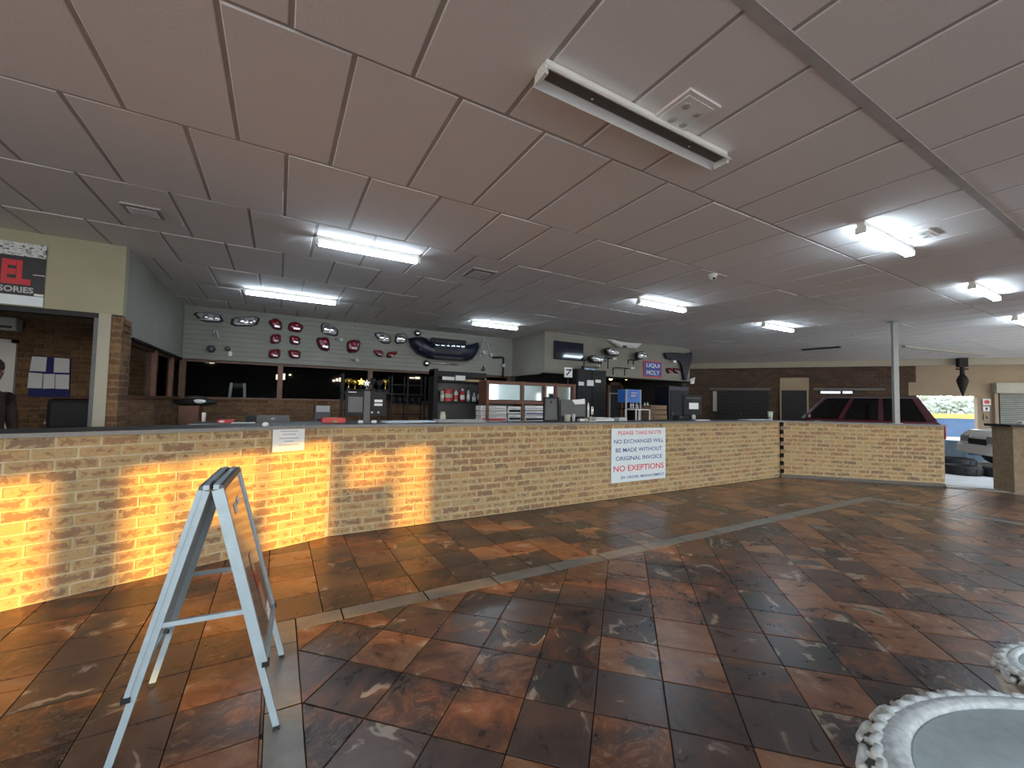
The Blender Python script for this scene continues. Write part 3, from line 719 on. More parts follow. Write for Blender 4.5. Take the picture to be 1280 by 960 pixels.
# steel post on the wing and pale trim on the ceiling
pb = on_line(1125, 527, WA, WB); pb = Vector((pb.x + bk.x * 0.12, pb.y + bk.y * 0.12, CT))
ps = thing('steel_post', 'square grey steel post standing on the right wing of the counter', 'post', tuple(pb))
MB().box((pb.x, pb.y, (CT + ZC) / 2), (0.085, 0.085, ZC - CT - 0.012), R(-46)).build('shaft', PILLAR, ps)
MB().box((pb.x, pb.y, CT + 0.008), (0.15, 0.15, 0.016), R(-46)).build('base_plate', PILLAR, ps)
MB().box((pb.x, pb.y, ZC - 0.014), (0.17, 0.17, 0.016), R(-46)).build('top_plate', PILLAR, ps)
a = on_z(1129, 433, ZC - 0.03); b = on_z(1230, 444, ZC - 0.03)
struct(MB().bar(a, b, 0.10, 0.05).build('trim_15', CREAM))
a = on_z(1003, 437.5, ZC - 0.02); b = on_z(1050, 434, ZC - 0.02)
tt = tag(MB().bar(a, b, 0.22, 0.02).build('ceiling_vent', BLACKM, loc=tuple((a + b) / 2)), 'long black slot vent in the far ceiling above the garage', 'vent')
# black hanging hoist
hp = on_line(1197, 449, BA, BB) - bn * 0.25; ht = thing('chain_hoist', 'black hoist hanging from the cream beam above the bright garage door', 'hoist', tuple(hp))
zt = ZC - 0.22; kz = (hp - CAM).dot(RR[2]) / FPX
MB().box((hp.x, hp.y, zt + 0.06), (0.22, 0.22, 0.30), R(-54)).build('bracket', BLACKM, ht)
MB().cyl((hp.x, hp.y, zt), (hp.x, hp.y, zt - 16 * kz), 0.06).build('rod', BLACKM, ht)
MB().lathe([(0.01, -40 * kz), (0.06, -34 * kz), (0.13, -24 * kz), (0.15, -20 * kz), (0.10, -15 * kz), (0.04, -12 * kz)], (hp.x, hp.y, zt), 14).build('body', BLACK, ht, True)
MB().box((hp.x, hp.y, zt - 0.16), (0.30, 0.05, 0.05), R(-54)).build('cross_bar', BLACKM, ht)
# unseen entrance front, added with openings shaped to lay the low sun's patches
FU = 11.95
cells = [  # v0, v1, sill, head   (openings)
    (-4.75, -4.42, 0.98, 1.20), (-4.05, -3.55, 0.95, 2.10), (-3.24, -2.93, 0.78, 2.06), (-2.93, -2.38, 1.48, 2.06), (-2.38, -1.80, 0.72, 2.06), (-1.74, -1.44, 1.50, 1.88), (-1.44, -1.16, 0.72, 1.88)]
fwl = MB(); yv = -9.0
for (a_, b_, z0, z1) in cells:
    fwl.bb((FU, yv, 0), (FU + 0.10, a_, ZC)); fwl.bb((FU, a_, 0), (FU + 0.10, b_, z0)); fwl.bb((FU, a_, z1), (FU + 0.10, b_, ZC)); yv = b_
fwl.bb((FU, yv, 0), (FU + 0.10, 0.9, ZC))
fr_ = struct(fwl.build('wall_sun_mask', CREAM))
sun_blk = struct(MB().bb((24.0, -8.0, -0.02), (24.25, 3.4, 6.0)).build('wall_sun_blocker', CREAM))  # unseen wall added to block stray sun
struct(MB().bb((-6.1, 2.6, 0), (-5.9, GWV, ZC)).build('wall_far_left', WALLG))

# ================================================================== CEILING FITTINGS
def fluoro(u0, u1, v, lit, label, drop=0.0):
    Lh = u1 - u0; um = (u0 + u1) / 2
    t = thing('fluorescent_light', label, 'light', (um, v, ZC), group='fluorescent ceiling lights')
    z = ZC - drop
    hw_ = 0.032 if lit else 0.05
    MB().bb((u0, v - hw_, z - 0.045), (u1, v + hw_, z - 0.001)).build('housing', WHITE, t, bev=0.004)
    if not lit:
        for s in (-1, 1):
            MB().prism([(u0, v + s * 0.035, z - 0.04), (u0, v + s * 0.075, z - 0.078), (u0, v + s * 0.082, z - 0.074), (u0, v + s * 0.05, z - 0.03)], (Lh, 0, 0)).build('reflector', WHITE, t)
        MB().bb((u0 + 0.02, v - 0.034, z - 0.046), (u1 - 0.02, v + 0.034, z - 0.04)).build('tray', GREY, t)
        for x in (u0, u1): MB().box((x, v, z - 0.06), (0.022, 0.10, 0.05)).build('lamp_holder', WHITE, t)
        for x in (u0 + 0.35, u1 - 0.35): MB().cyl((x, v, z - 0.046), (x, v, z - 0.056), 0.008).build('screw', CHROME, t)
        return t
    for s in (-1, 1):
        MB().cyl((u0 + 0.03, v + s * 0.021, z - 0.085), (u1 - 0.03, v + s * 0.021, z - 0.085), 0.014, n=10).build('tube', TUBE, t)
    for x in (u0 + 0.012, u1 - 0.012): MB().box((x, v, z - 0.072), (0.03, 0.085, 0.06)).build('lamp_holder', WHITE, t)
    return t
fluoro(1.154, 2.70, 1.785, False, 'unlit fluorescent fitting with no tube, nearest on the ceiling')
fluoro(0.297, 1.46, 5.01, True, 'glowing tube light above the bend of the counter, larger of the two left ones')
fluoro(-0.56, 0.86, 8.07, True, 'glowing tube light above the car lamps on the back wall')
fluoro(3.66, 4.85, 8.36, True, 'glowing tube light above the navy bumper by the wall return')
fluoro(5.23, 6.42, 4.96, True, 'glowing tube light above the television, beyond the dome camera')
fluoro(8.88, 10.05, 4.93, True, 'glowing tube light above the inner corner of the counter')
fluoro(4.84, 6.06, 1.76, True, 'glowing tube light on the right, nearest of the lit ones, beside a ceiling vent')
fluoro(8.34, 9.57, 1.79, True, 'glowing tube light far right, beyond the nearest lit one')
fluoro(11.88, 13.1, 2.02, True, 'glowing tube light cut by the right edge of the view')
def vent(x0, y0, x1, y1, x2, y2, x3, y3, label, white=False):
    P = [on_z(*q, ZC - 0.008) for q in ((x0, y0), (x1, y1), (x2, y2), (x3, y3))]
    c_ = sum(P, Vector()) / 4; ex = (P[1] - P[0] + P[2] - P[3]) / 2; ey = (P[3] - P[0] + P[2] - P[1]) / 2
    lx, ly = abs(ex.x) + abs(ey.x), abs(ex.y) + abs(ey.y)
    t = thing('ceiling_vent', label, 'vent', tuple(c_), group='square ceiling vents')
    MB().box(c_, (lx, ly, 0.016)).build('frame', CEILB if not white else CEILP, t, bev=0.003)
    MB().box(c_ - Vector((0, 0, 0.006)), (lx * 0.8, ly * 0.8, 0.012)).build('plate', WHITE if white else GREY, t)
    if white:
        for a_, b_ in ((-.2, -.2), (.22, -.15), (-.1, .22), (.25, .2)): MB().lathe([(0.028, 0), (0.02, -0.006), (0.001, -0.008)], (c_.x + a_ * lx, c_.y + b_ * ly, c_.z - 0.012), 10).build('boss', CEILB, t)
    else:
        for k in range(6): MB().box((c_.x, c_.y + (k - 2.5) * ly * 0.12, c_.z - 0.014), (lx * 0.76, ly * 0.03, 0.012), M=Matrix.Rotation(0.5, 3, 'X')).build('louvre', CEILB, t)
    return t
vent(150, 254, 200, 262, 208, 274, 160, 266, 'dusty louvred vent at the left of the ceiling')
vent(586, 338, 603, 337, 612, 346, 594, 348, 'small louvred vent behind the left tube lights')
vent(812, 150, 862, 112, 900, 132, 850, 168, 'pale square cover with four marks beside the unlit fitting', True)
vent(1122, 297, 1160, 287, 1172, 292, 1136, 304, 'pale square cover beside the nearest glowing right hand tube', True)
cc = on_z(891, 343, ZC)
t = thing('dome_camera', 'small white dome camera on the ceiling in front of the far tube light', 'camera', tuple(cc))
MB().lathe([(0.055, 0), (0.058, -0.02), (0.045, -0.032), (0.001, -0.034)], tuple(cc), 16).build('base', WHITE, t, True)
MB().ell(cc - Vector((0, 0, 0.04)), (0.042, 0.042, 0.042)).build('ball', WHITE, t, True)
MB().cyl(cc + Vector((-0.02, -0.03, -0.06)), cc + Vector((-0.026, -0.038, -0.07)), 0.016).build('lens', BLACK, t)

# ================================================================== CAR PARTS ON THE WALLS
def pv(pts, v): return [on_v(x, y, v) for x, y in pts]
def smooth_poly(pts, it=1):
    for _ in range(it):
        q = []
        for i in range(len(pts)):
            a_, b_ = pts[i], pts[(i + 1) % len(pts)]
            q += [a_ * 0.8 + b_ * 0.2, a_ * 0.2 + b_ * 0.8]
        pts = q
    return pts
def wall_lamp(px_, v, lens, label, kind, depth=0.09, group=None, inner=None, name='tail_light', cat='car lamp'):
    P = smooth_poly(pv(px_, v)); c_ = sum(P, Vector()) / len(P)
    t = thing(name, label, cat, tuple(c_), group=group)
    N = Vector((0, -1, 0))
    MB().dome(P, N * depth * 0.6, ((1, 0), (1, 0.7), (0.94, 1.0))).build('housing', BLACK, t)
    Q = [c_ + (p - c_) * 0.86 + N * depth * 0.58 for p in P]
    MB().dome(Q, N * depth * 0.45).build('lens', lens, t, True)
    w_ = max(p.x for p in P) - min(p.x for p in P); h_ = max(p.z for p in P) - min(p.z for p in P)
    if kind == 'tail':
        MB().box(c_ + N * depth * 1.0 + Vector((0.08 * w_, 0, -0.22 * h_)), (w_ * 0.42, 0.012, h_ * 0.15), M=Matrix.Rotation(0.1, 3, 'Y')).build('reverse_lens', CLEARL, t, bev=0.004)
        MB().ell(c_ + N * depth * 0.98 + Vector((0.02, 0, 0.12 * h_)), (w_ * 0.2, 0.02, h_ * 0.2)).build('brake_reflector', DREDL if lens is REDL else REDL, t, True)
    elif kind == 'head':
        MB().ell(c_ + N * depth * 0.98 + Vector((-0.12 * w_, 0, 0)), (h_ * 0.26, 0.02, h_ * 0.26)).build('projector', CHROME, t, True)
        MB().ell(c_ + N * depth * 0.98 + Vector((0.2 * w_, 0, -0.05 * h_)), (h_ * 0.2, 0.02, h_ * 0.2)).build('indicator', CHROME, t, True)
        MB().bar(c_ + N * depth + Vector((-0.32 * w_, 0, -0.3 * h_)), c_ + N * depth + Vector((0.3 * w_, 0, -0.26 * h_)), 0.012).build('light_strip', WHITE, t)
    return t
G1_ = 'red tail lights on the back wall'; G2_ = 'headlights on the back wall'
wall_lamp([(239.5, 390), (275, 392), (281, 403.6), (252.8, 402.8)], PV, CLEARL, 'long dim headlight at the far left end of the back wall', 'head', group=G2_, name='headlight')
wall_lamp([(290, 396.6), (326, 395.7), (321, 408), (288, 408)], PV, CLEARL, 'long bright headlight, second from the left on the back wall', 'head', group=G2_, name='headlight')
TL = [([(334.2, 401.9), (344.9, 397.5), (352.5, 402.8), (352.5, 413.4), (342, 412)], REDL, 'dark red wing shaped tail light, top left of the block of six'),
      ([(360.8, 403.6), (370.5, 401.9), (380.3, 408), (375.9, 416.4), (359, 413.4)], REDL, 'red pointed tail light, top right of the block of six'),
      ([(338.3, 418.2), (351.4, 417.5), (351, 429.3), (336.9, 430.2)], REDL, 'red square tail light, middle left of the block of six'),
      ([(361.7, 418.7), (375.9, 421.4), (375, 432), (361.7, 430.2)], REDL, 'red square tail light, middle right of the block of six'),
      ([(336, 437.3), (351, 435.9), (350.2, 447.9), (335.1, 447.9)], REDL, 'red square tail light, bottom left of the block of six'),
      ([(359, 437), (375.9, 438.2), (375.5, 448.8), (361.7, 447.9)], REDL, 'red tail light with a hanging tab, bottom right of the block of six'),
      ([(393.6, 422.2), (409.5, 421.4), (412.2, 428.4), (411.3, 440), (398.9, 437.3)], DREDL, 'large dark red tail light under the small silver headlight'),
      ([(432.8, 427.6), (440.7, 424.5), (451, 425.8), (447.8, 440.8), (433.6, 441.7)], DREDL, 'large dark red tail light standing alone left of the chrome headlight pair'),
      ([(464.6, 437.3), (478.8, 438.2), (478, 446.2), (470.8, 445.3)], REDL, 'small red and white tail light, left one of the pair under the chrome headlights'),
      ([(484, 440), (496.5, 439), (495.6, 442.6), (486.8, 448), (482.4, 446.2)], REDL, 'small red and white tail light, right one of the pair under the chrome headlights')]
for p, l_, lab in TL: wall_lamp(p, PV, l_, lab, 'tail', group=G1_)
wall_lamp([(400.6, 406.3), (406, 402.8), (422.8, 411.6), (421.9, 421.4), (401.5, 416.9)], PV, CLEARL, 'silver angular headlight above the dark red tail light', 'head', group=G2_, name='headlight')
wall_lamp([(466.4, 416.9), (476.2, 415.2), (487.7, 419.6), (488.2, 430.2), (476.2, 429.3)], PV, CLEARL, 'chrome swept headlight, left one of the pair beside the navy bumper', 'head', group=G2_, name='headlight')
wall_lamp([(494.2, 416.9), (508.6, 416.9), (507, 429.3), (493, 430.2)], PV, CLEARL, 'chrome swept headlight, right one of the pair touching the navy bumper', 'head', group=G2_, name='headlight')
# bumper
bp = [(509.8, 423.1), (520.4, 421.4), (524, 425.8), (540, 429.3), (560, 431.5), (581.5, 432), (590, 431), (596.6, 428.6), (597.8, 434), (594, 443), (589, 449.5), (582.4, 452), (560, 451), (534.6, 448.8), (520.4, 442.6), (513.3, 433.8)]
P = pv(bp, PV - 0.02); c_ = sum(P, Vector()) / len(P)
t = thing('front_bumper', 'large dark navy car front bumper hung on the back wall', 'bumper', tuple(c_))
MB().dome(P, (0, -0.28, 0), ((1, 0), (0.99, 0.4), (0.93, 0.8), (0.80, 1.0))).build('shell', NAVY, t, True)
gq = [(541, 434.5), (578, 437.5), (576, 444), (546, 441.5)]
gi = pv(gq, PV - 0.295); MB().prism(gi, (0, -0.012, 0)).build('air_intake', BLACK, t, bev=0.004)
gi2 = pv([(538, 444.2), (580, 447.2), (576, 449.6), (544, 447.6)], PV - 0.27); MB().prism(gi2, (0, -0.03, 0)).build('lower_intake', BLACK, t)
for q in ((527, 435), (590, 439)): p_ = on_v(*q, PV - 0.24); MB().cyl(p_, p_ + Vector((0, -0.03, 0)), 0.05, 0.06, 14).build('fog_lamp', CLEARL, t)
gr = pv([(539, 422.6), (581.5, 426.7), (581.5, 435.5), (544.3, 433.8)], PV - 0.29); c_ = sum(gr, Vector()) / 4
mg = MB()
for a_, b_ in zip(gr, gr[1:] + gr[:1]): mg.bar(a_, b_, 0.035, 0.06, up=(0, 1, 0))
mg.prism([c_ + (p - c_) * 0.95 + Vector((0, 0.03, 0)) for p in gr], (0, 0.02, 0))
gro = mg.build('grille', BLACK, t)
for k in range(6):
    f_ = (k + 0.5) / 6; bt = gr[3] * (1 - f_) + gr[2] * f_; tp = gr[0] * (1 - f_) + gr[1] * f_
    MB().bar(bt * 0.97 + tp * 0.03, bt * 0.2 + tp * 0.8, 0.012, 0.03).build('grille_bar', BLACK, gro)
    MB().box(bt * 0.8 + tp * 0.2 + Vector((0, -0.03, 0)), (0.10, 0.02, 0.035)).build('chrome_tooth', CHROME, gro, bev=0.004)
for (x, y, lab) in ((521.3, 416.6, 'small round fog lamp above the left end of the navy bumper'), (532.5, 454.5, 'small dark square fog lamp under the navy bumper')):
    p_ = on_v(x, y, PV); t = thing('fog_lamp', lab, 'car lamp', tuple(p_)); MB().lathe([(0.075, 0), (0.08, 0.05), (0.06, 0.08)], (0, 0, 0), 14).build('housing', BLACK, t, world=False).rotation_euler = (R(90), 0, 0)
    MB().ell(p_ + Vector((0, -0.08, 0)), (0.055, 0.02, 0.055)).build('lens', CHROME, t, True)
a_, b_ = on_v(538, 452.6, PV - 0.03), on_v(572, 456.2, PV - 0.03)
t = tag(MB().tube([a_, a_ * 0.5 + b_ * 0.5 + Vector((0, -0.02, 0.0)), b_], 0.02).build('trim_strip', CHROME, smooth=True, loc=tuple((a_ + b_) / 2)), 'thin bright trim strip on the wall under the navy bumper', 'trim strip')
# suspension arms and small parts
def arm(label, segs, joints, name='control_arm', cat='car part', v=PV - 0.03, r=0.014, material=BLACKM):
    c_ = on_v(*segs[0][0], v); t = thing(name, label, cat, tuple(c_))
    for a, b in segs: MB().tube([on_v(*a, v), on_v((a[0]+b[0])/2, (a[1]+b[1])/2, v - 0.02), on_v(*b, v)], r).build('rod', material, t, True)
    for (x, y, rr_) in joints: p_ = on_v(x, y, v); MB().cyl(p_ + Vector((0, 0.03, 0)), p_ - Vector((0, 0.05, 0)), rr_, n=14).build('bush', LGREY, t)
    return t
arm('wishbone suspension arm with pale bushes right of the navy bumper', [((604, 425.5), (601, 440)), ((601, 440), (610, 443)), ((608, 425), (613.5, 444)), ((601, 440), (599, 449))], [(604.5, 440.5, 0.05), (613.5, 443.5, 0.045), (604.5, 425.5, 0.025)], material=LGREY)
arm('small triangular metal bracket under the wishbone arm', [((604, 457.5), (602, 463)), ((604, 457.5), (606, 463)), ((602, 463), (606, 463))], [])
arm('dark strut with a white label hanging beside the wall corner', [((629.4, 447), (628.6, 472)), ((615.6, 447), (628, 446.5))], [(629, 457, 0.05)], name='strut', r=0.028)
arm('small pale lever hung under the far left headlight', [((268.5, 412.8), (266.5, 418.5)), ((271, 414), (273, 423)), ((268.5, 412.8), (271, 414))], [], name='lever', material=LGREY)
for (x, y, r_, lab) in ((264.3, 436.2, 0.075, 'larger black round knob on the left of the back wall'), (284.6, 436, 0.05, 'smaller black round knob with a white tag on the back wall')):
    p_ = on_v(x, y, PV); t = thing('round_fitting', lab, 'car part', tuple(p_)); MB().cyl(p_, p_ - Vector((0, 0.06, 0)), r_, r_ * 0.9, 16).build('rim', BLACK, t); MB().ell(p_ - Vector((0, 0.06, 0)), (r_ * 0.6, 0.02, r_ * 0.6)).build('cap', GREY, t, True)
    if r_ < 0.06: MB().box(p_ + Vector((0.05, -0.02, -0.1)), (0.06, 0.01, 0.09)).build('tag', PAPER, t)
for (x, y, lab) in ((426, 425.5, 'small pale bulb fitting beside the dark red tail light'), (446, 451, 'small pale bulb fitting under the lone dark red tail light')):
    p_ = on_v(x, y, PV); t = thing('bulb_fitting', lab, 'car part', tuple(p_)); MB().ell(p_ + Vector((0, -0.05, 0)), (0.05, 0.05, 0.05)).build('bulb', LGREY, t, True); MB().bar(p_ + Vector((-0.14, -0.03, 0.02)), p_ + Vector((-0.03, -0.03, 0)), 0.03).build('socket', GREY, t)
# --- right bulkhead display
NV = NWV - 0.0
a, b = on_v(693.5, 425.5, NV - 0.06), on_v(729, 451.5, NV - 0.06)
t = thing('television', 'flat black television on the right bulkhead reflecting the tube lights', 'television', ((a.x + b.x) / 2, NV - 0.05, (a.z + b.z) / 2))
MB().bb((a.x, NV - 0.07, b.z), (b.x, NV - 0.02, a.z)).build('case', BLACK, t, bev=0.006)
MB().bb((a.x + 0.015, NV - 0.074, b.z + 0.025), (b.x - 0.015, NV - 0.069, a.z - 0.015)).build('screen', SCREEN, t)
MB().bb(((a.x + b.x) / 2 - 0.15, NV - 0.025, (a.z + b.z) / 2 - 0.1), ((a.x + b.x) / 2 + 0.15, NV, (a.z + b.z) / 2 + 0.1)).build('bracket', BLACKM, t)
sp = [(756.5, 424.5), (765, 427.2), (780, 429.3), (799, 430.2), (796, 432.8), (792, 436.6), (770, 434.8), (766, 431)]
P = pv(sp, NV - 0.02); c_ = sum(P, Vector()) / len(P); t = thing('spoiler', 'white car tailgate spoiler high on the right bulkhead', 'spoiler', tuple(c_))
MB().dome(P, (0, -0.2, 0), ((1, 0), (0.98, 0.6), (0.85, 1))).build('wing', WHITE, t, True)
p_ = on_v(781, 433.2, NV - 0.225); MB().box(p_, (0.14, 0.02, 0.045)).build('lamp_slot', BLACK, t)
G3_ = 'headlights on the right bulkhead'
for (pts, lab) in (([(733.5, 447), (738, 444), (751, 445), (754.5, 450), (750, 454), (737, 453.5)], 'clear headlight on black bracket, left one below the white spoiler'), ([(753.5, 437), (760, 434.5), (769, 435.5), (772.5, 441), (770, 446), (757, 444.5)], 'dark headlight with clear band, middle one below the white spoiler'), ([(793, 441), (800, 439), (806, 441), (804, 447), (799, 450), (793, 449.5)], 'clear cornered headlight, right one below the white spoiler')):
    wall_lamp(pts, NV - 0.16, CLEARL, lab, 'head', 0.16, G3_, name='headlight')
for (x0, x1, y0, y1, lab) in ((736, 757, 449.5, 458, 'thin black wall bracket under the left display headlight'), (754, 766, 446.5, 460, 'thin black wall bracket under the middle display headlight'), (791.5, 798, 449.5, 455.5, 'thin black wall bracket under the right display headlight'), (772.5, 787, 459.5, 469, 'thin black wall bracket standing alone left of the blue sign')):
    p0_, p1_ = on_v(x0, y0, NV - 0.2), on_v(x1, y1, NV - 0.2); t = thing('wall_bracket', lab, 'bracket', tuple(p0_), group='black wall brackets')
    MB().bar(p0_, (p1_.x, p0_.y, p0_.z), 0.022).build('rail', BLACKM, t)
    for x in (p0_.x, p1_.x):
        MB().bar((x, NV - 0.2, p0_.z), (x, NV - 0.002, p0_.z), 0.02).build('arm', BLACKM, t)
        MB().bar((x, NV - 0.01, p0_.z), (x, NV - 0.01, p1_.z), 0.02).build('leg', BLACKM, t)
for (x, y, lab) in ((748.5, 457, 'left'), (768, 448.3, 'middle'), (790.5, 460, 'right')):
    p_ = on_v(x, y, NV); tag(MB().box(p_ - Vector((0, 0.008, 0)), (0.13, 0.012, 0.045)).build('price_tag', PAPER, loc=tuple(p_)), 'tiny white price tag on the right bulkhead, %s of three' % lab, 'tag', 'price tags')
a, b = on_v(730, 457, NV - 0.35), on_v(747, 469, NV - 0.35)
t = thing('monitor', 'small screen with a blue picture above the black shelving', 'monitor', ((a.x + b.x) / 2, NV - 0.3, b.z))
MB().bb((a.x, NV - 0.34, b.z), (b.x, NV - 0.24, a.z)).build('case', NAVY, t, bev=0.01)
SCB = mat('blue_screen_picture', (0.20, 0.32, 0.46), 0.3, var=0.9, scale=9, emis=0.25)
MB().bb((a.x + 0.04, NV - 0.346, b.z + 0.05), (b.x - 0.04, NV - 0.338, a.z - 0.06)).build('screen', SCB, t)
MB().bb(((a.x + b.x) / 2 - 0.04, NV - 0.26, b.z - 0.1), ((a.x + b.x) / 2 + 0.04, NV, b.z + 0.1)).build('bracket', BLACKM, t)
# blue brand sign
a, b = on_v(804.6, 450.8, NV - 0.02), on_v(827.3, 472.2, NV - 0.02)
t = thing('wall_sign', 'square blue sign reading LIQUI MOLY in white with a red border', 'sign', ((a.x + b.x) / 2, NV - 0.01, (a.z + b.z) / 2))
MB().bb((a.x, NV - 0.02, b.z), (b.x, NV - 0.001, a.z)).build('border', SIGNR, t)
MB().bb((a.x + 0.03, NV - 0.026, b.z + 0.03), (b.x - 0.03, NV - 0.019, a.z - 0.03)).build('panel', SIGNB, t)
mx_ = (a.x + b.x) / 2; mz_ = (a.z + b.z) / 2; W_ = b.x - a.x
text('LIQUI', 'lettering', SIGNW, t, (mx_, NV - 0.0275, mz_ + 0.10), (1, 0, 0), (0, 0, 1), W_ * 0.72, 0.135, 0.001, 0.015)
text('MOLY', 'lettering', SIGNW, t, (mx_, NV - 0.0275, mz_ - 0.10), (1, 0, 0), (0, 0, 1), W_ * 0.72, 0.135, 0.001, 0.015)
# navy fender
fp = [(828, 441.5), (842, 441), (852, 442), (862.3, 440.5), (861.8, 450), (858, 463), (855.5, 475.5), (852.8, 475.5), (850.5, 461), (848.5, 455), (844, 451), (836, 450), (831, 448.5)]
P = pv(fp, NV - 0.02); c_ = sum(P, Vector()) / len(P)
t = thing('car_fender', 'dark navy car fender hung on the right end of the bulkhead', 'fender', tuple(c_))
MB().prism(P, (0, -0.10, 0)).build('panel', NAVY, t, bev=0.02)
p_ = on_v(843.5, 451.8, NV - 0.13); MB().box(p_, (0.14, 0.01, 0.07)).build('tag', PAPER, t)
for (pts, lab) in (([(831.5, 460.5), (838.5, 459.5), (839, 466), (833.5, 467)], 'oval dark red tail light left of the fender leg'), ([(840, 460), (849, 460.5), (849, 466.5), (842, 467)], 'oval dark red tail light touching the fender leg')):
    wall_lamp(pts, NV - 0.01, DREDL, lab, 'tail', 0.07)
# warm lamps below the bulkhead
for (x, y, lab) in ((763.4, 473.3, 'warm glowing bulb under the bulkhead, left of three'), (783, 473, 'warm glowing bulb under the bulkhead, middle of three'), (806, 473.6, 'warm glowing bulb under the bulkhead below the blue sign')):
    p_ = on_v(x, y, NV + 0.32); t = thing('pendant_bulb', lab, 'lamp', (p_.x, p_.y, p_.z), group='warm bulbs')
    MB().cyl((p_.x, p_.y, p_.z + 0.05), (p_.x, p_.y, ZC), 0.008, n=6).build('cord', BLACK, t)
    MB().ell(p_, (0.055, 0.055, 0.05)).build('bulb', BULB, t, True); MB().cyl(p_ + Vector((0, 0, 0.04)), p_ + Vector((0, 0, 0.09)), 0.03).build('holder', BLACK, t)

# ================================================================== NOTICES ON THE COUNTER AND THE LEFT BANNER
def on_c(x, y, off=0.0): return on_v(x, y, 4.84 - off)
a, b = on_c(764.5, 535.5, 0.012), on_c(831.5, 603, 0.012)
a.z = CH + (on_c(764.5, 535.5).z - CH); W_ = b.x - a.x; b.z = a.z - 0.80; cx = (a.x + b.x) / 2
zb = on_c(764.5, 604).z; zt = on_c(764.5, 535.7).z; H_ = zt - zb; cz = (zb + zt) / 2
t = thing('notice_board', 'white notice board reading PLEASE TAKE NOTE in red and blue on the counter front', 'sign', (cx, 4.83, cz))
MB().bb((a.x, 4.824, zb), (b.x, 4.836, zt)).build('plate', SIGNW, t)
for (s_, y_, h_, w_, m_, x_) in (('PLEASE TAKE NOTE', 0.085, 0.072, 0.80, INKR, 0.01), ('NO EXCHANGES WILL', 0.245, 0.075, 0.92, INKB, 0.0), ('BE MADE WITHOUT', 0.405, 0.078, 0.86, INKB, 0.0), ('ORIGINAL INVOICE', 0.560, 0.078, 0.86, INKB, 0.0), ('NO EXEPTIONS', 0.745, 0.110, 0.93, INKR, 0.0), ('BY ORDER: MANAGEMENT', 0.915, 0.050, 0.80, INKB, 0.07)):
    text(s_, 'lettering', m_, t, (cx + x_ * W_, 4.8235, zt - y_ * H_), (1, 0, 0), (0, 0, 1), W_ * w_, H_ * h_, 0.0005, 0.012)
def on_l(x, y, off=0.0):
    p0 = (CB[0] + lb.x * -off, CB[1] + lb.y * -off); return on_line(x, y, p0, (p0[0] - ld.x, p0[1] - ld.y))
a, b = on_l(341.5, 533.5, 0.02), on_l(380, 562.5, 0.02); c_ = (a + b) / 2; wd = (b - a).dot(ld); hh = a.z - b.z
t = thing('paper_notice', 'white paper notice in a plastic sleeve taped under the counter edge', 'paper', tuple(c_))
Ml = Matrix((ld, lb, Vector((0, 0, 1)))).transposed()
MB().box(c_, (wd, 0.004, hh), M=Ml).build('sheet', PAPER, t)
INKG = mat('faded_print', (0.40, 0.42, 0.43), 0.8)
for k, (w_, y_) in enumerate(((0.55, .30), (0.4, .18), (0.62, .02), (0.3, -.10), (0.66, -.25))): MB().box(c_ - lb * 0.003 + Vector((0, 0, hh * y_)), (wd * w_, 0.002, hh * 0.035), M=Matrix.Rotation(0.02, 3, 'Y') @ Ml).build('print_line', INKG, t)
MB().bar(c_ - lb * 0.004 + ld * wd * 0.22 + Vector((0, 0, hh * .02)), c_ - lb * 0.004 + ld * wd * 0.42 + Vector((0, 0, hh * .22)), 0.012, 0.002).build('signature', WHITE, t)
for s_ in (-1, 1): MB().box(c_ - lb * 0.004 + ld * (wd * 0.44 * s_) + Vector((0, 0, hh * 0.48)), (0.03, 0.003, 0.02), M=Ml).build('tape', WHITE, t)
# banner above the office window
zt, zb = on_v(57, 308, GWV).z, on_v(54, 384, GWV).z; xr = on_v(57, 345, GWV).x; xl = xr - 1.6
t = thing('shop_banner', 'black, white and red shop banner with lettering EL and SORIES above the office window', 'banner', ((xl + xr) / 2, GWV - 0.01, (zt + zb) / 2))
H_ = zt - zb; gy = GWV - 0.006
BLK = mat('banner_black', (0.016, 0.016, 0.018), 0.5)
def spatter():
    m_ = bpy.data.materials.new('spattered_white_vinyl'); t_ = NT(m_); tc_ = t_.n('ShaderNodeTexCoord'); mp = t_.n('ShaderNodeMapping'); mp.inputs['Scale'].default_value = (1, 1, 2.2); t_.l(tc_.outputs['Object'], mp.inputs[0])
    n_ = t_.noise(mp.outputs[0], 22, 6, 0.75); t_.bsdf(t_.ramp(n_, [(0.53, (0.62, 0.63, 0.62)), (0.56, (0.03, 0.03, 0.03))]), 0.5); return m_
MB().bb((xl, gy - 0.006, zb), (xr, gy, zt)).build('backing', BLK, t)
MB().bb((xl, gy - 0.009, zt - 0.215 * H_), (xr, gy - 0.005, zt)).build('spattered_band', spatter(), t)
MB().bb((xl, gy - 0.009, zb), (xr, gy - 0.005, zb + 0.155 * H_)).build('white_band', SIGNW, t)
z0 = zt - 0.66 * H_; z1 = zt - 0.27 * H_
ex = lambda x: on_v(x, 345, GWV).x
text('EL', 'lettering', mat('banner_red', (0.55, 0.02, 0.035), 0.5), t, ((ex(2) + ex(40)) / 2, gy - 0.0095, (z0 + z1) / 2 - 0.01), (1, 0, 0), (0, 0, 1), ex(40) - ex(2), z1 - z0, 0.001, 0.05)
text('SORIES', 'lettering', LGREY, t, ((ex(-0.5) + ex(44)) / 2, gy - 0.0095, zt - 0.755 * H_), (1, 0, 0), (0, 0, 1), ex(44) - ex(-0.5), 0.095 * H_, 0.001, 0.03)
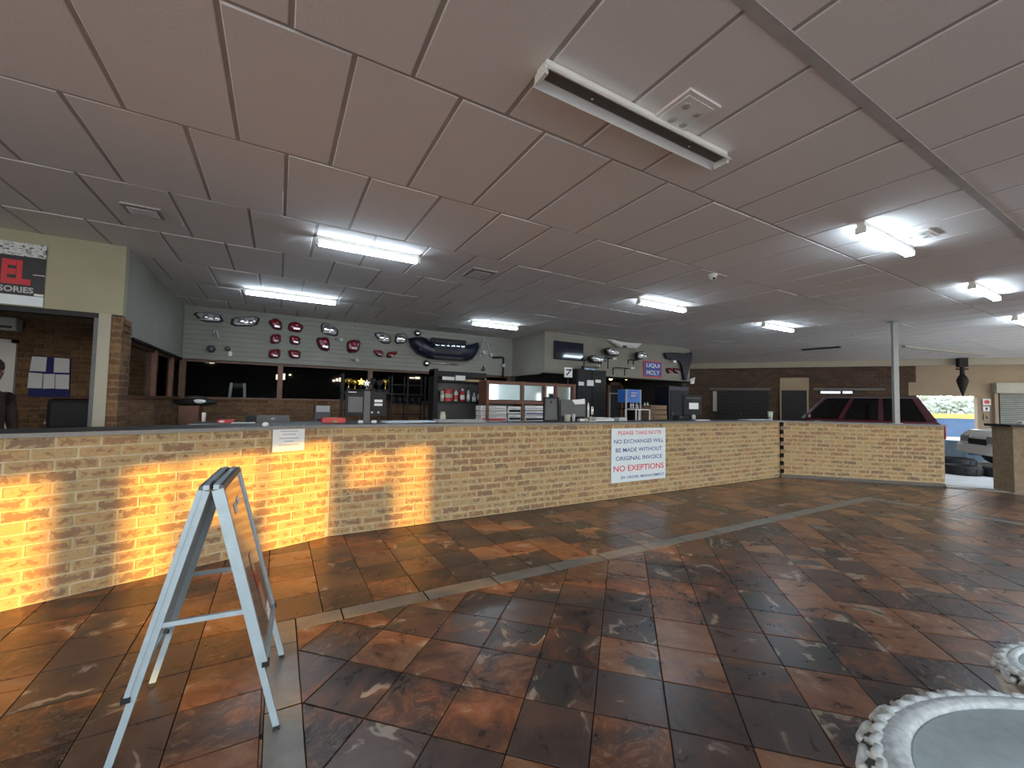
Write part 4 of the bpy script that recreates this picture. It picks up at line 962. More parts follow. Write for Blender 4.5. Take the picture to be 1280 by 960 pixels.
MB().bb((ex(42), gy - 0.0095, zt - 0.50 * H_), (xr, gy - 0.006, zt - 0.49 * H_)).build('thin_line', WHITE, t)
MB().bb((ex(45), gy - 0.0095, zt - 0.835 * H_), (xr, gy - 0.006, zt - 0.80 * H_)).build('thin_line', WHITE, t)

# ================================================================== OFFICE
OV = BWV - 0.01
pts = pv([(39.5, 444.5), (88.5, 448), (86.5, 496.5), (34.5, 495.5)], OV - 0.02); c_ = sum(pts, Vector()) / 4
t = thing('pin_board', 'dark blue board with five white sheets on the office brick wall', 'board', tuple(c_))
MB().prism(pts, (0, 0.02, 0)).build('board', mat('deep_blue_felt', (0.02, 0.022, 0.14), 0.8), t)
for q in (((40, 445.5), (58.5, 446.5), (57, 464.5), (37, 463.5)), ((68, 447), (87, 448.5), (86.5, 466), (67, 465.5)), ((36, 465.5), (53.5, 467), (52, 485.5), (34, 485)), ((54.5, 467.5), (68.5, 467.5), (68, 485.5), (53.5, 485.8)), ((69.5, 468), (86.5, 468.5), (86, 486.5), (69, 486))):
    MB().prism(pv(q, OV - 0.03), (0, 0.006, 0)).build('sheet', PAPER, t)
a, b = on_v(-14, 394, OV - 0.25), on_v(19, 413, OV - 0.25)
t = thing('air_conditioner', 'white wall air conditioner above the office door at the left edge', 'air conditioner', ((a.x + b.x) / 2, OV - 0.12, b.z))
MB().bb((a.x, OV - 0.25, b.z), (b.x, OV, a.z)).build('case', WHITE, t, bev=0.03)
MB().bb((a.x + 0.04, OV - 0.262, b.z + 0.03), (b.x - 0.04, OV - 0.245, b.z + 0.07)).build('outlet', GREY, t)
a = on_v(68, 512, 8.9); b = on_v(116, 497, 8.9)
t = thing('desk', 'pale topped office desk behind the window post', 'desk', (a.x + 0.5, 8.9, 0))
MB().bb((a.x, 8.6, 1.02), (LWU - 0.25, 9.3, 1.06)).build('top', LGREY, t); 
for x in (a.x + 0.06, LWU - 0.31): MB().bb((x - 0.03, 8.65, 0), (x + 0.03, 9.25, 1.02)).build('leg', WOOD, t)
t = thing('office_chair', 'black high backed office chair in front of the pin board', 'chair', (LWU - 0.75, 8.25, 0))
x = LWU - 0.78
MB().bb((x - 0.36, 8.2, 0.95), (x + 0.36, 8.32, 1.40)).build('backrest', BLACK, t, bev=0.06); MB().bb((x - 0.28, 7.75, 0.44), (x + 0.28, 8.25, 0.56)).build('seat', BLACK, t, bev=0.04)
MB().cyl((x, 8.0, 0.08), (x, 8.0, 0.45), 0.03).build('column', CHROME, t); MB().bb((x - 0.03, 8.22, 0.5), (x + 0.03, 8.26, 1.05)).build('spine', BLACKM, t)
for k in range(5): q = 2 * math.pi * k / 5; MB().bar((x, 8.0, 0.09), (x + 0.28 * math.cos(q), 8.0 + 0.28 * math.sin(q), 0.05), 0.04).cyl((x + 0.28 * math.cos(q), 8.0 + 0.28 * math.sin(q) - 0.02, 0.03), (x + 0.28 * math.cos(q), 8.0 + 0.28 * math.sin(q) + 0.02, 0.03), 0.03).build('leg', BLACKM, t)

# ---- person at the left edge, standing behind the counter
def skin_body(name, chains, material, parent, sub=2):
    bm = bmesh.new(); ly = bm.verts.layers.skin.verify(); ids = {}
    for ch in chains:
        prev = None
        for key, co, r in ch:
            if key in ids: v = ids[key]
            else:
                v = bm.verts.new(co); ids[key] = v; rr_ = r if isinstance(r, tuple) else (r, r); v[ly].radius = rr_
            if prev is not None and prev is not v: bm.edges.new((prev, v))
            prev = v
    list(ids.values())[0][ly].use_root = True
    me = bpy.data.meshes.new(name); bm.to_mesh(me); bm.free(); me.materials.append(material)
    o = bpy.data.objects.new(name, me); COL.objects.link(o); o.parent = parent
    sk = o.modifiers.new('skin', 'SKIN'); sk.use_smooth_shade = True; sb = o.modifiers.new('sub', 'SUBSURF'); sb.levels = sub; sb.render_levels = sub; return o
pc = on_d(-19, 500, 6.75)
t = thing('person', 'person in a dark cap and brown top behind the counter at the left edge', 'person', (pc.x, pc.y, 0), R(-32))
# local frame: +x is the way the person faces, z up
body = [[('pel', (0, 0, 0.96), (0.15, 0.12)), ('wai', (0.01, 0, 1.08), (0.14, 0.11)), ('che', (0.02, 0, 1.28), (0.155, 0.12)), ('nek0', (0.01, 0, 1.42), (0.10, 0.09)), ('nek', (0.02, 0, 1.50), 0.058), ('sku', (0.035, 0, 1.575), 0.066)]]
for s_ in (-1, 1):
    body.append([('pel', 0, 0), ('hip%d' % s_, (0, s_ * 0.10, 0.90), 0.095), ('kne%d' % s_, (0.02, s_ * 0.11, 0.48), 0.062), ('ank%d' % s_, (-0.01, s_ * 0.12, 0.09), 0.042), ('toe%d' % s_, (0.17, s_ * 0.14, 0.035), 0.034)])
    body.append([('nek0', 0, 0), ('sho%d' % s_, (0.0, s_ * 0.19, 1.395), 0.062), ('elb%d' % s_, (0.0, s_ * 0.235, 1.11), 0.045), ('wri%d' % s_, (0.15, s_ * 0.22, 0.90), 0.028), ('pal%d' % s_, (0.21, s_ * 0.21, 0.845), 0.030)])
bo = skin_body('body', body, CLOTH, t)
def head_mesh():
    mb = MB(); n, m = 20, 16
    for q in range(m + 1):
        ph = math.pi * q / m - math.pi / 2
        for i in range(n):
            th = 2 * math.pi * i / n; x, y, z = math.cos(ph) * math.cos(th), math.cos(ph) * math.sin(th), math.sin(ph)
            X = 0.096 * x; Y = 0.074 * y; Z_ = 0.118 * z
            if z < 0: Y *= 1 + 0.25 * z; X *= 1 + 0.12 * z
            f = max(0, x)
            if f > 0.9 and abs(y) < 0.3: X += 0.022 * max(0, 1 - abs(z + 0.12) / 0.22)      # nose
            if f > 0.8 and abs(y) < 0.35 and -0.62 < z < -0.38: X += 0.008                    # lips
            if f > 0.8 and abs(y) < 0.5 and z < -0.75: X += 0.012                             # chin
            mb.v.append((X + 0.045, Y, Z_ + 1.665))
    for q in range(m):
        for i in range(n): j = (i + 1) % n; mb.f.append([q*n + i, q*n + j, (q+1)*n + j, (q+1)*n + i])
    return mb
hd = head_mesh().build('head', SKIN, t, True, world=False)
for s_ in (-1, 1):
    MB().ell((0.128, s_ * 0.031, 1.678), (0.012, 0.014, 0.008)).build('eye', WHITE, hd, True, world=False); MB().ell((0.138, s_ * 0.031, 1.678), (0.004, 0.006, 0.006)).build('pupil', INKK, hd, True, world=False)
    MB().ell((0.035, s_ * 0.074, 1.665), (0.018, 0.008, 0.030)).build('ear', SKIN, hd, True, world=False)
MB().lathe([(0.100, 0.0), (0.104, 0.03), (0.098, 0.07), (0.07, 0.105), (0.001, 0.12)], (0.04, 0, 1.70), 18, 1.0, 0.80).build('cap', CAPM, t, True, world=False)
for s_ in (-1, 1):
    hm = [[('p', (0.19, s_ * 0.215, 0.862), 0.026), ('q', (0.225, s_ * 0.21, 0.83), 0.028)]]
    for k, (o_, l_) in enumerate(((-0.022, 0.062), (-0.007, 0.072), (0.008, 0.068), (0.022, 0.052))): hm.append([('q', 0, 0), ('a%d' % k, (0.245, s_ * (0.21) + o_, 0.805), 0.0095), ('b%d' % k, (0.255, s_ * 0.21 + o_ * 1.15, 0.805 - l_ * 0.6), 0.0085), ('c%d' % k, (0.243, s_ * 0.21 + o_ * 1.15, 0.805 - l_), 0.0075)])
    hm.append([('p', 0, 0), ('t1', (0.235, s_ * 0.175, 0.845), 0.011), ('t2', (0.262, s_ * 0.168, 0.815), 0.009)])
    skin_body('hand', hm, SKIN, t, 1)
    MB().bb((-0.06, s_ * 0.13 - 0.045, 0.0), (0.20, s_ * 0.13 + 0.045, 0.05)).build('shoe', BLACK, t, world=False, bev=0.02)

# ================================================================== BEHIND THE COUNTER
def bpx(x0, y0, x1, y1, v, dp):       # box seen at pixel rectangle, front face at v
    a, b = on_v(x0, y0, v), on_v(x1, y1, v); return (a.x, v, b.z), (b.x, v + dp, a.z)
def on_top(x, v): return on_v(x, 520, v)
# lower work desk behind the counter
t = thing('work_desk', 'long dark work desk against the back wall under the windows', 'desk', (1.5, 9.7, 0))
MB().bb((-1.2, 9.30, 0.92), (5.6, 10.12, 0.96)).build('top', SLAB, t)
for x in (-1.1, 0.6, 2.2, 3.8, 5.5): MB().bb((x - 0.03, 9.36, 0), (x + 0.03, 10.08, 0.92)).build('leg', BLACKM, t)
# tool chest with a folded black cloth
lo, hi = bpx(223, 507, 247, 540, 8.2, 0.5); lo = (lo[0], lo[1], 0.0)
t = thing('wooden_chest', 'tall red brown wooden cabinet by the left wall behind the counter', 'cabinet', ((lo[0] + hi[0]) / 2, 8.45, 0))
MB().bb(lo, hi).build('carcass', WOODM, t, bev=0.01); 
for k in range(3): z = hi[2] - 0.04 - k * 0.35; MB().bb((lo[0] + 0.02, 8.185, z - 0.3), (hi[0] - 0.02, 8.2, z)).build('drawer', WOODM, t)
tp_ = hi[2]; t = thing('black_bag', 'black bag with a white patch lying on the wooden cabinet', 'bag', ((lo[0] + hi[0]) / 2, 8.4, tp_))
MB().ell(((lo[0] + hi[0]) / 2 + 0.05, 8.42, tp_ + 0.055), (0.30, 0.16, 0.07)).build('body', BLACK, t, True); MB().ell(((lo[0] + hi[0]) / 2 + 0.12, 8.29, tp_ + 0.07), (0.09, 0.04, 0.035)).build('patch', PAPER, t, True)
MB().tube([((lo[0] + hi[0]) / 2 + 0.05 + 0.16 * math.cos(q), 8.42, tp_ + 0.10 + 0.06 * math.sin(q)) for q in (0, .6, 1.2, 1.9, 2.5, 3.14)], 0.01).build('strap', BLACK, t, True)
def cup(x, y0, y1, w, v, label, material, z=None):
    p_ = on_v(x, y1, v); zt_ = on_v(x, y0, v).z; z_ = p_.z if z is None else z
    r_ = w / 2 * (p_ - CAM).dot(RR[2]) / FPX; t = thing('cup', label, 'cup', (p_.x, v, z_))
    MB().lathe([(r_ * 0.8, 0), (r_, zt_ - z_), (r_ * 0.88, zt_ - z_), (r_ * 0.72, 0.01), (0.001, 0.01)], (p_.x, v, z_), 14).build('body', material, t, True)
    MB().lathe([(r_ * 0.7, 0), (r_ * 0.7, 0.002)], (p_.x, v, z_ + (zt_ - z_) * 0.8), 12).build('drink', WOOD, t); return t
# things on the counter top (left to right)
def box_on(name, label, cat, x0, x1, v, dp, h, material, parts=(), z=CT, rz=0.0, bev=0.004, group=None):
    a, b = on_v(x0, 525, v), on_v(x1, 525, v); c_ = ((a.x + b.x) / 2, v + dp / 2, z)
    t = thing(name, label, cat, c_, rz, group)
    MB().box((0, 0, h / 2), (b.x - a.x, dp, h)).build('body', material, t, world=False, bev=bev)
    for (nm, fx, fy, fz, sx_, sy_, sz_, mt) in parts: MB().box((fx * (b.x - a.x), fy * dp, fz * h), (sx_ * (b.x - a.x), sy_ * dp, sz_ * h)).build(nm, mt, t, world=False)
    return t
def sheets(label, x0, x1, v, dp, n, rz, material=PAPER, group=None, z=CT):
    a, b = on_v(x0, 527, v), on_v(x1, 527, v); t = thing('paper_stack', label, 'papers', ((a.x + b.x) / 2, v, z), rz, group)
    for k in range(n): MB().box((random.uniform(-.02, .02), random.uniform(-.02, .02), 0.003 + k * 0.005), (b.x - a.x, dp, 0.004), random.uniform(-.15, .15)).build('sheet', material, t, world=False)
    return t
p_ = on_z(331.6, 530.8, CT + 0.02); t = thing('white_ball', 'small round white knob on the counter top at the left', 'knob', (p_.x, p_.y, CT)); MB().ell((p_.x, p_.y, CT + 0.022), (0.028, 0.028, 0.022)).build('body', WHITE, t, True); MB().cyl((p_.x, p_.y, CT), (p_.x, p_.y, CT + 0.006), 0.02).build('foot', GREY, t)
cup(254.5, 515.6, 527, 5, 6.3, 'white cup on the low shelf behind the left counter', WHITE)
# low shelf behind the counter on the left
a = on_v(243, 527.5, 6.25)
t = thing('low_shelf', 'low dark shelf with pale edge behind the left part of the counter', 'shelf', (a.x + 0.9, 6.5, 0))
MB().bb((a.x - 0.05, 6.2, a.z - 0.06), (a.x + 2.1, 6.75, a.z - 0.02)).build('board', SLAB, t); MB().bb((a.x - 0.05, 6.19, a.z - 0.06), (a.x + 2.1, 6.2, a.z - 0.02)).build('edge', LGREY, t)
for x in (a.x + 0.05, a.x + 2.0): MB().bb((x - 0.03, 6.25, 0), (x + 0.03, 6.7, a.z - 0.06)).build('leg', BLACKM, t)
SZ = a.z - 0.02
box_on('pink_folder', 'bright pink folder on the low shelf behind the left counter', 'folder', 271, 292, 6.35, 0.25, 0.04, PINK, [('spine', 0, -0.5, 0.5, 1.0, 0.04, 0.9, RED), ('label', -0.2, -0.52, 0.5, 0.3, 0.03, 0.5, PAPER)], z=SZ)
box_on('black_case', 'long dark flat case on the low shelf right of the pink folder', 'case', 308, 362, 6.35, 0.3, 0.09, GREY, [('left_end', -0.4, -0.02, 0.5, 0.25, 1.02, 1.05, BLACK), ('latch', 0.1, -0.52, 0.6, 0.08, 0.04, 0.2, LGREY)], z=SZ)
box_on('white_card', 'flat white card on the low shelf below the pink folder', 'card', 289, 319, 6.22, 0.10, 0.012, PAPER, [('print', 0, 0, 1.02, 0.6, 0.4, 0.1, INKG)], z=SZ)
t = box_on('red_tool_case', 'red plastic case with an orange lid and green clip on the counter', 'case', 403, 432, 5.20, 0.20, 0.055, RED, [('lid', 0, 0, 0.95, 0.95, 0.95, 0.2, mat('orange_red_plastic', (0.62, 0.10, 0.05), 0.4)), ('clip', 0.05, -0.52, 0.25, 0.16, 0.05, 0.3, mat('green_plastic', (0.06, 0.4, 0.12), 0.4))])
lo, hi = bpx(393.6, 506.5, 414, 514.5, 9.6, 0.3)
t = thing('printer', 'grey printer on the work desk under the back windows', 'printer', ((lo[0] + hi[0]) / 2, 9.75, 0.96)); MB().bb((lo[0], 9.6, 0.96), (hi[0], 9.98, hi[2])).build('body', GREY, t, bev=0.02); MB().bb((lo[0] + 0.03, 9.59, hi[2] - 0.14), (hi[0] - 0.03, 9.61, hi[2] - 0.01)).build('lid', LGREY, t); MB().bb((lo[0] + 0.05, 9.5, 1.02), (hi[0] - 0.05, 9.62, 1.04)).build('tray', BLACK, t)
# twin screens on one pole
v_ = 5.22; pt = on_v(458.5, 500, v_); kz = (pt - CAM).dot(RR[2]) / FPX
t = thing('twin_monitor', 'two dark upright screens on one grey pole standing on the counter', 'monitor', (pt.x, v_, CT))
zt = on_v(458, 489, v_).z; zb = on_v(458, 520.5, v_).z
MB().bb((pt.x - 0.035, v_ - 0.03, CT + 0.012), (pt.x + 0.035, v_ + 0.03, zt)).build('pole', GREY, t); MB().bb((pt.x - 0.09, v_ - 0.07, CT), (pt.x + 0.09, v_ + 0.08, CT + 0.014)).build('base', GREY, t)
for x0, x1 in ((432, 455.5), (461.5, 482)):
    a, b = on_v(x0, 490, v_), on_v(x1, 520, v_); s_ = MB().bb((a.x, v_ - 0.02, zb), (b.x, v_ + 0.03, zt - 0.005)).build('screen', BLACK, t, bev=0.006)
    MB().bb((a.x + 0.03, v_ - 0.027, zb + 0.05), (b.x - 0.03, v_ - 0.019, zt - 0.07)).build('back_panel', GREY if x0 < 450 else BLACKM, s_)
    if x0 > 450:
        for q in (0.10, 0.145): MB().bb((a.x + 0.06, v_ - 0.031, zt - q - 0.03), (b.x - 0.05, v_ - 0.026, zt - q)).build('sticker', PAPER, s_)
        for q in (0.035, 0.11): MB().cyl((a.x + q, v_ - 0.02, zb + 0.05), (a.x + q, v_ - 0.035, zb + 0.05), 0.012).build('socket', LGREY, s_)
    else: MB().bb((a.x + 0.03, v_ - 0.024, zt - 0.02), (a.x + 0.12, v_ - 0.019, zt - 0.012)).build('label', PAPER, s_)
for (x, lab) in ((451, 'small white card at the left foot of the twin screens'), (468, 'small white card at the right foot of the twin screens')): box_on('small_card', lab, 'card', x - 3, x + 3, 5.12, 0.03, 0.03, PAPER, [('line', 0, -0.55, 0.5, 0.7, 0.06, 0.1, INKG)])
sheets('spread of bluish white papers on the counter right of the twin screens', 480, 541, 5.18, 0.28, 4, 0.05, mat('bluish_paper', (0.66, 0.72, 0.80), 0.8))
# trophies on a rack below the windows
a, b = on_v(430, 489.5, 9.5), on_v(486, 489.5, 9.5); RZ = a.z + 0.001
t = thing('trophy_rack', 'black rack carrying the trophies in front of the back windows', 'rack', ((a.x + b.x) / 2, 9.6, 0.96))
xe = on_v(530, 489, 9.5).x
MB().bb((a.x - 0.05, 9.40, RZ - 0.03), (b.x + 0.05, 9.75, RZ)).build('shelf', BLACKM, t)
for k in range(4): MB().bb((b.x + 0.07, 9.40, 1.15 + k * 0.22), (xe, 9.75, 1.17 + k * 0.22)).build('shelf', BLACKM, t)
for x in (a.x - 0.03, b.x + 0.05, (b.x + xe) / 2, xe): MB().bb((x - 0.015, 9.41, 0.96), (x + 0.015, 9.44, 2.02)).build('post', BLACKM, t); MB().bb((x - 0.015, 9.71, 0.96), (x + 0.015, 9.74, 2.02)).build('post', BLACKM, t)
def trophy(x, y0, mt, label, kind):
    p_ = on_v(x, 489, 9.56); H_ = on_v(x, y0, 9.56).z - RZ; t = thing('trophy', label, 'trophy', (p_.x, 9.56, RZ), group='trophies on the rack')
    MB().box((p_.x, 9.56, RZ + H_ * 0.12), (0.10, 0.10, H_ * 0.24)).build('plinth', BLACK, t)
    if kind == 'cup':
        MB().lathe([(0.03, H_ * .24), (0.012, H_ * .35), (0.016, H_ * .5), (0.05, H_ * .7), (0.06, H_), (0.052, H_), (0.04, H_ * .72), (0.001, H_ * .6)], (p_.x, 9.56, RZ), 14).build('bowl', mt, t, True)
        for s_ in (-1, 1): MB().tube([(p_.x + s_ * (0.05 + 0.03 * math.sin(q)), 9.56, RZ + H_ * (0.68 + 0.26 * q / 3.14)) for q in (0, .8, 1.57, 2.3, 3.14)], 0.009, 6).build('handle', mt, t, True)
    else:
        MB().lathe([(0.03, H_ * .24), (0.015, H_ * .55), (0.03, H_ * .62)], (p_.x, 9.56, RZ), 10).build('column', mt, t, True)
        MB().prism([(p_.x + (0.085 if q % 2 == 0 else 0.04) * math.cos(q * math.pi / 5 + math.pi / 2), 9.545, RZ + H_ * .8 + (0.085 if q % 2 == 0 else 0.04) * math.sin(q * math.pi / 5 + math.pi / 2)) for q in range(10)], (0, 0.03, 0)).build('star', mt, t)
for x, y0, mt, lab, kd in ((435.5, 473, GOLD, 'gold cup trophy at the left end of the rack', 'cup'), (443.5, 475, GOLD, 'gold cup trophy, second from the left on the rack', 'cup'), (451, 474, GOLD, 'gold star trophy, third from the left on the rack', 'star'), (458, 476, SILVER, 'silver star trophy in the middle of the rack', 'star'), (466, 473, BLACK, 'dark cup trophy right of the silver star trophy', 'cup'), (474, 475, BLACK, 'dark star trophy near the right end of the rack', 'star'), (481.5, 474, GOLD, 'gold cup trophy at the right end of the rack', 'cup')): trophy(x, y0, mt, lab, kd)
for k in range(5):
    x = on_v(492 + k * 8, 489, 9.56).x; t = tag(MB().lathe([(0.07, 0), (0.08, 0.16), (0.05, 0.17), (0.001, 0.17)], (0, 0, 0), 12).build('black_canister', BLACK, smooth=True, world=False), 'small black canister on the rack right of the trophies, %s from the left' % ('first', 'second', 'third', 'fourth', 'fifth')[k], 'canister', 'black canisters on the rack'); t.location = (x, 9.56, 1.39)
# black shelving unit
SV = 8.35
lo, hi = bpx(543, 463, 606.5, 540, SV, 0.35); x0, x1, zt = lo[0], hi[0], hi[2]
t = thing('shelving_unit', 'tall black shelving unit with bottles on its middle shelf behind the counter', 'shelf', ((x0 + x1) / 2, SV + 0.18, 0))
MB().bb((x0, SV, 0), (x0 + 0.09, SV + 0.35, zt + 0.04)).build('side_panel', BLACK, t); MB().bb((x1 - 0.03, SV, 0), (x1, SV + 0.03, zt)).build('post', LGREY, t); MB().bb((x1 - 0.03, SV + 0.32, 0), (x1, SV + 0.35, zt)).build('post', BLACKM, t)
MB().bb((x0, SV + 0.34, 0), (x1, SV + 0.36, zt)).build('back_panel', GREY, t)
zs = [on_v(575, y, SV).z for y in (476.5, 501.8, 527)] + [0.55, 0.15]
MB().bb((x0, SV - 0.005, zt - 0.12), (x1, SV + 0.35, zt)).build('top_box', BLACKM, t)
for z in zs: MB().bb((x0 + 0.05, SV, z - 0.03), (x1, SV + 0.34, z)).build('shelf', BLACKM, t)
for (xa, xb, y0, y1) in ((553, 568, 470.5, 475.4), (569.5, 581.5, 469.3, 476)): a, b = on_v(xa, y0, SV - 0.01), on_v(xb, y1, SV - 0.01); tag(MB().bb((a.x, SV - 0.02, b.z), (b.x, SV - 0.006, a.z)).build('shelf_label', PAPER), 'white label on the top rail of the black shelving unit, %s one' % ('left' if xa < 560 else 'right'), 'label')
a, b = on_v(582, 472, SV + 0.1), on_v(605, 475.5, SV + 0.1); tag(MB().bb((a.x, SV + 0.08, zs[0]), (b.x, SV + 0.3, zs[0] + 0.05)).build('wooden_batten', mat('pale_wood', (0.50, 0.36, 0.18), 0.6)), 'pale wooden batten lying on the top shelf of the black unit', 'batten')
Z1 = zs[1]
def bottle(x, y0, w, label, m1, m2, kind, group='bottles and tins on the black shelving unit', v=None, z=None):
    v = SV + 0.14 if v is None else v; z = Z1 if z is None else z
    p_ = on_v(x, 500, v); k_ = (p_ - CAM).dot(RR[2]) / FPX; r_ = w * k_ / 2; H_ = on_v(x, y0, v).z - z
    t = thing('bottle' if kind != 'tin' else 'tin', label, 'bottle' if kind != 'tin' else 'tin', (p_.x, v, z), group=group)
    if kind == 'tin':
        MB().lathe([(r_, 0), (r_, H_ * .94), (r_ * .95, H_), (0.001, H_)], (p_.x, v, z), 16).build('body', m1, t); MB().lathe([(r_ * 1.01, H_ * .3), (r_ * 1.01, H_ * .62)], (p_.x, v, z), 16).build('label', m2, t)
    else:
        MB().lathe([(r_, 0), (r_, H_ * .62), (r_ * .5, H_ * .78), (r_ * .34, H_ * .84), (0.001, H_ * .85)], (p_.x, v, z), 14, 1, 0.7).build('body', m1, t, True); MB().lathe([(r_ * .4, H_ * .84), (r_ * .4, H_), (0.001, H_)], (p_.x, v, z), 10).build('cap', m2, t); MB().lathe([(r_ * 1.02, H_ * .15), (r_ * 1.02, H_ * .5)], (p_.x, v, z), 14, 1, 0.7).build('label', PAPER if m1 is not WHITE else (RED if m2 is RED else LGREY), t)
    return t
bottle(552.5, 488.5, 5, 'small cream tin at the left end of the bottle shelf', CREAM, WHITE, 'tin'); bottle(560.3, 486.5, 10.5, 'big red tin on the bottle shelf', RED, CREAM, 'tin'); bottle(570, 486, 5.5, 'white bottle next to the big red tin', WHITE, RED, 'b'); bottle(577.8, 486, 6, 'red bottle with a white label on the bottle shelf', RED, WHITE, 'b')
bottle(585.3, 484.5, 4, 'tall grey bottle next to the red bottle', LGREY, BLACK, 'b'); bottle(592.5, 491, 5, 'pale blue bottle on the bottle shelf', PBLUE, WHITE, 'b'); bottle(600, 483, 6.5, 'black bottle with a white label at the right end of the bottle shelf', BLACK, BLACK, 'b')
sheets('heap of grey brochures fanned out on the counter below the black shelving unit', 545, 602, 5.16, 0.30, 7, 0.08, LGREY)
box_on('desk_ornament', 'small cream ornament on the counter left of the grey brochures', 'ornament', 551, 557.5, 5.30, 0.06, 0.10, CREAM, [('head', 0, 0, 1.15, 0.7, 0.7, 0.35, CREAM)], bev=0.015)
# reflecting display cabinet with a red brown frame
v_ = 7.7; lo, hi = bpx(600, 476, 719, 527, v_, 0.4)
x0, x1 = on_v(609, 500, v_).x, on_v(719, 500, v_).x; zt = on_v(650, 477, v_).z; zm = on_v(650, 503, v_).z
t = thing('display_cabinet', 'glass fronted display cabinet with red brown wooden frame behind the counter', 'cabinet', ((x0 + x1) / 2, v_ + 0.2, 0))
MB().bb((x0, v_ + 0.36, 0), (x1, v_ + 0.4, zt)).build('back_panel', GREY, t)
for z in (0.1, 0.62, zm, zt - 0.04): MB().bb((x0, v_ + 0.0, z - 0.035), (x1, v_ + 0.38, z + 0.035)).build('rail', WOODM, t)
xm = [on_v(x, 500, v_).x for x in (609.5, 653.5, 681, 695.5, 718)]
for x in xm: MB().bb((x - 0.03, v_ - 0.01, 0), (x + 0.03, v_ + 0.38, zt)).build('upright', WOODM, t)
for a_, b_ in zip(xm, xm[1:]): MB().box(((a_ + b_) / 2, v_ + 0.05, (zm + zt) / 2), (b_ - a_ - 0.06, 0.008, zt - zm - 0.1), M=Matrix.Rotation(random.uniform(-.006, .02), 3, 'X') @ Matrix.Rotation(random.uniform(-.05, .05), 3, 'Z')).build('glass_door', MIRROR, t)
zl = 0.62 + 0.035
GR5 = 'boxed parts in the display cabinet'
def carton(xa, xb, y0, y1, label, mt, band):
    a, b = on_v(xa, y0, v_ + 0.02), on_v(xb, y1, v_ + 0.02); t = thing('carton', label, 'box', ((a.x + b.x) / 2, v_ + 0.1, b.z), group=GR5)
    MB().bb((a.x, v_ + 0.02, b.z), (b.x, v_ + 0.27, a.z)).build('box', mt, t, bev=0.006)
    h_ = a.z - b.z
    MB().bb((a.x + 0.02, v_ + 0.016, b.z + h_ * .2), (b.x - 0.02, v_ + 0.021, b.z + h_ * .55)).build('label', band, t); MB().bb((a.x + 0.03, v_ + 0.014, b.z + h_ * .68), (a.x + (b.x - a.x) * .6, v_ + 0.021, b.z + h_ * .8)).build('print_line', INKG, t)
for i, (xa, xb, y0, y1, mt, bd_, lab) in enumerate(((601, 633, 507, 513.5, PAPER, LGREY, 'long white carton, top left in the display cabinet'), (601, 633, 514, 519.5, PAPER, LGREY, 'long white carton, middle left in the display cabinet'), (601, 633, 520, 527, PAPER, SIGNR, 'long white carton with a red band, bottom left in the display cabinet'),
    (635.5, 651.5, 508, 517, PAPER, BLACK, 'short white carton with a black band, upper one left of the mullion'), (635.5, 651.5, 518, 526.5, PAPER, BLACK, 'short white carton with a black band, lower one left of the mullion'), (656.5, 680, 507, 513, PAPER, LGREY, 'white carton right of the mullion, uppermost of three'), (656.5, 680, 513.7, 519, PAPER, INKB, 'white carton right of the mullion, middle of three'), (656.5, 680, 519.7, 526.5, PAPER, BLACK, 'white carton right of the mullion, lowest of three'))): carton(xa, xb, y0, y1, lab, mt, bd_)
# black framed stand and monitor on the counter
v_ = 5.25; a, b = on_v(683, 497, v_), on_v(699.5, 524, v_)
t = thing('picture_stand', 'leaning black framed stand on the counter left of the dark monitor', 'stand', ((a.x + b.x) / 2, v_, CT), 0)
fr = [Vector((a.x, v_ + 0.05, a.z)), Vector((b.x, v_ + 0.05, a.z)), Vector((b.x - 0.02, v_, CT + 0.01)), Vector((a.x - 0.04, v_, CT + 0.01))]
for p, q in zip(fr, fr[1:] + fr[:1]): MB().bar(p, q, 0.03, 0.02).build('frame_bar', BLACK, t)
MB().prism([p + Vector((0, 0.012, 0)) for p in fr], (0, 0.006, 0)).build('backing', GREY, t); MB().bar(((a.x + b.x) / 2, v_ + 0.05, a.z - 0.05), ((a.x + b.x) / 2, v_ + 0.16, CT), 0.02).build('strut', BLACK, t)
a, b = on_v(700.5, 499, 5.42), on_v(731.5, 520, 5.42)
t = thing('monitor', 'dark grey flat monitor seen from behind with white paper on it', 'monitor', ((a.x + b.x) / 2, 5.42, CT))
MB().bb((a.x, 5.40, CT + 0.06), (b.x, 5.45, a.z)).build('case', GREY, t, bev=0.012); MB().bb(((a.x + b.x) / 2 - 0.03, 5.42, CT), ((a.x + b.x) / 2 + 0.03, 5.45, CT + 0.1)).build('neck', BLACK, t); MB().box(((a.x + b.x) / 2, 5.43, CT + 0.006), (0.2, 0.12, 0.012)).build('foot', BLACK, t)
MB().prism([on_v(715, 500, 5.392), on_v(731, 498.5, 5.392), on_v(731, 505, 5.392), on_v(719, 505.5, 5.392)], (0, 0.004, 0)).build('paper', PAPER, t)
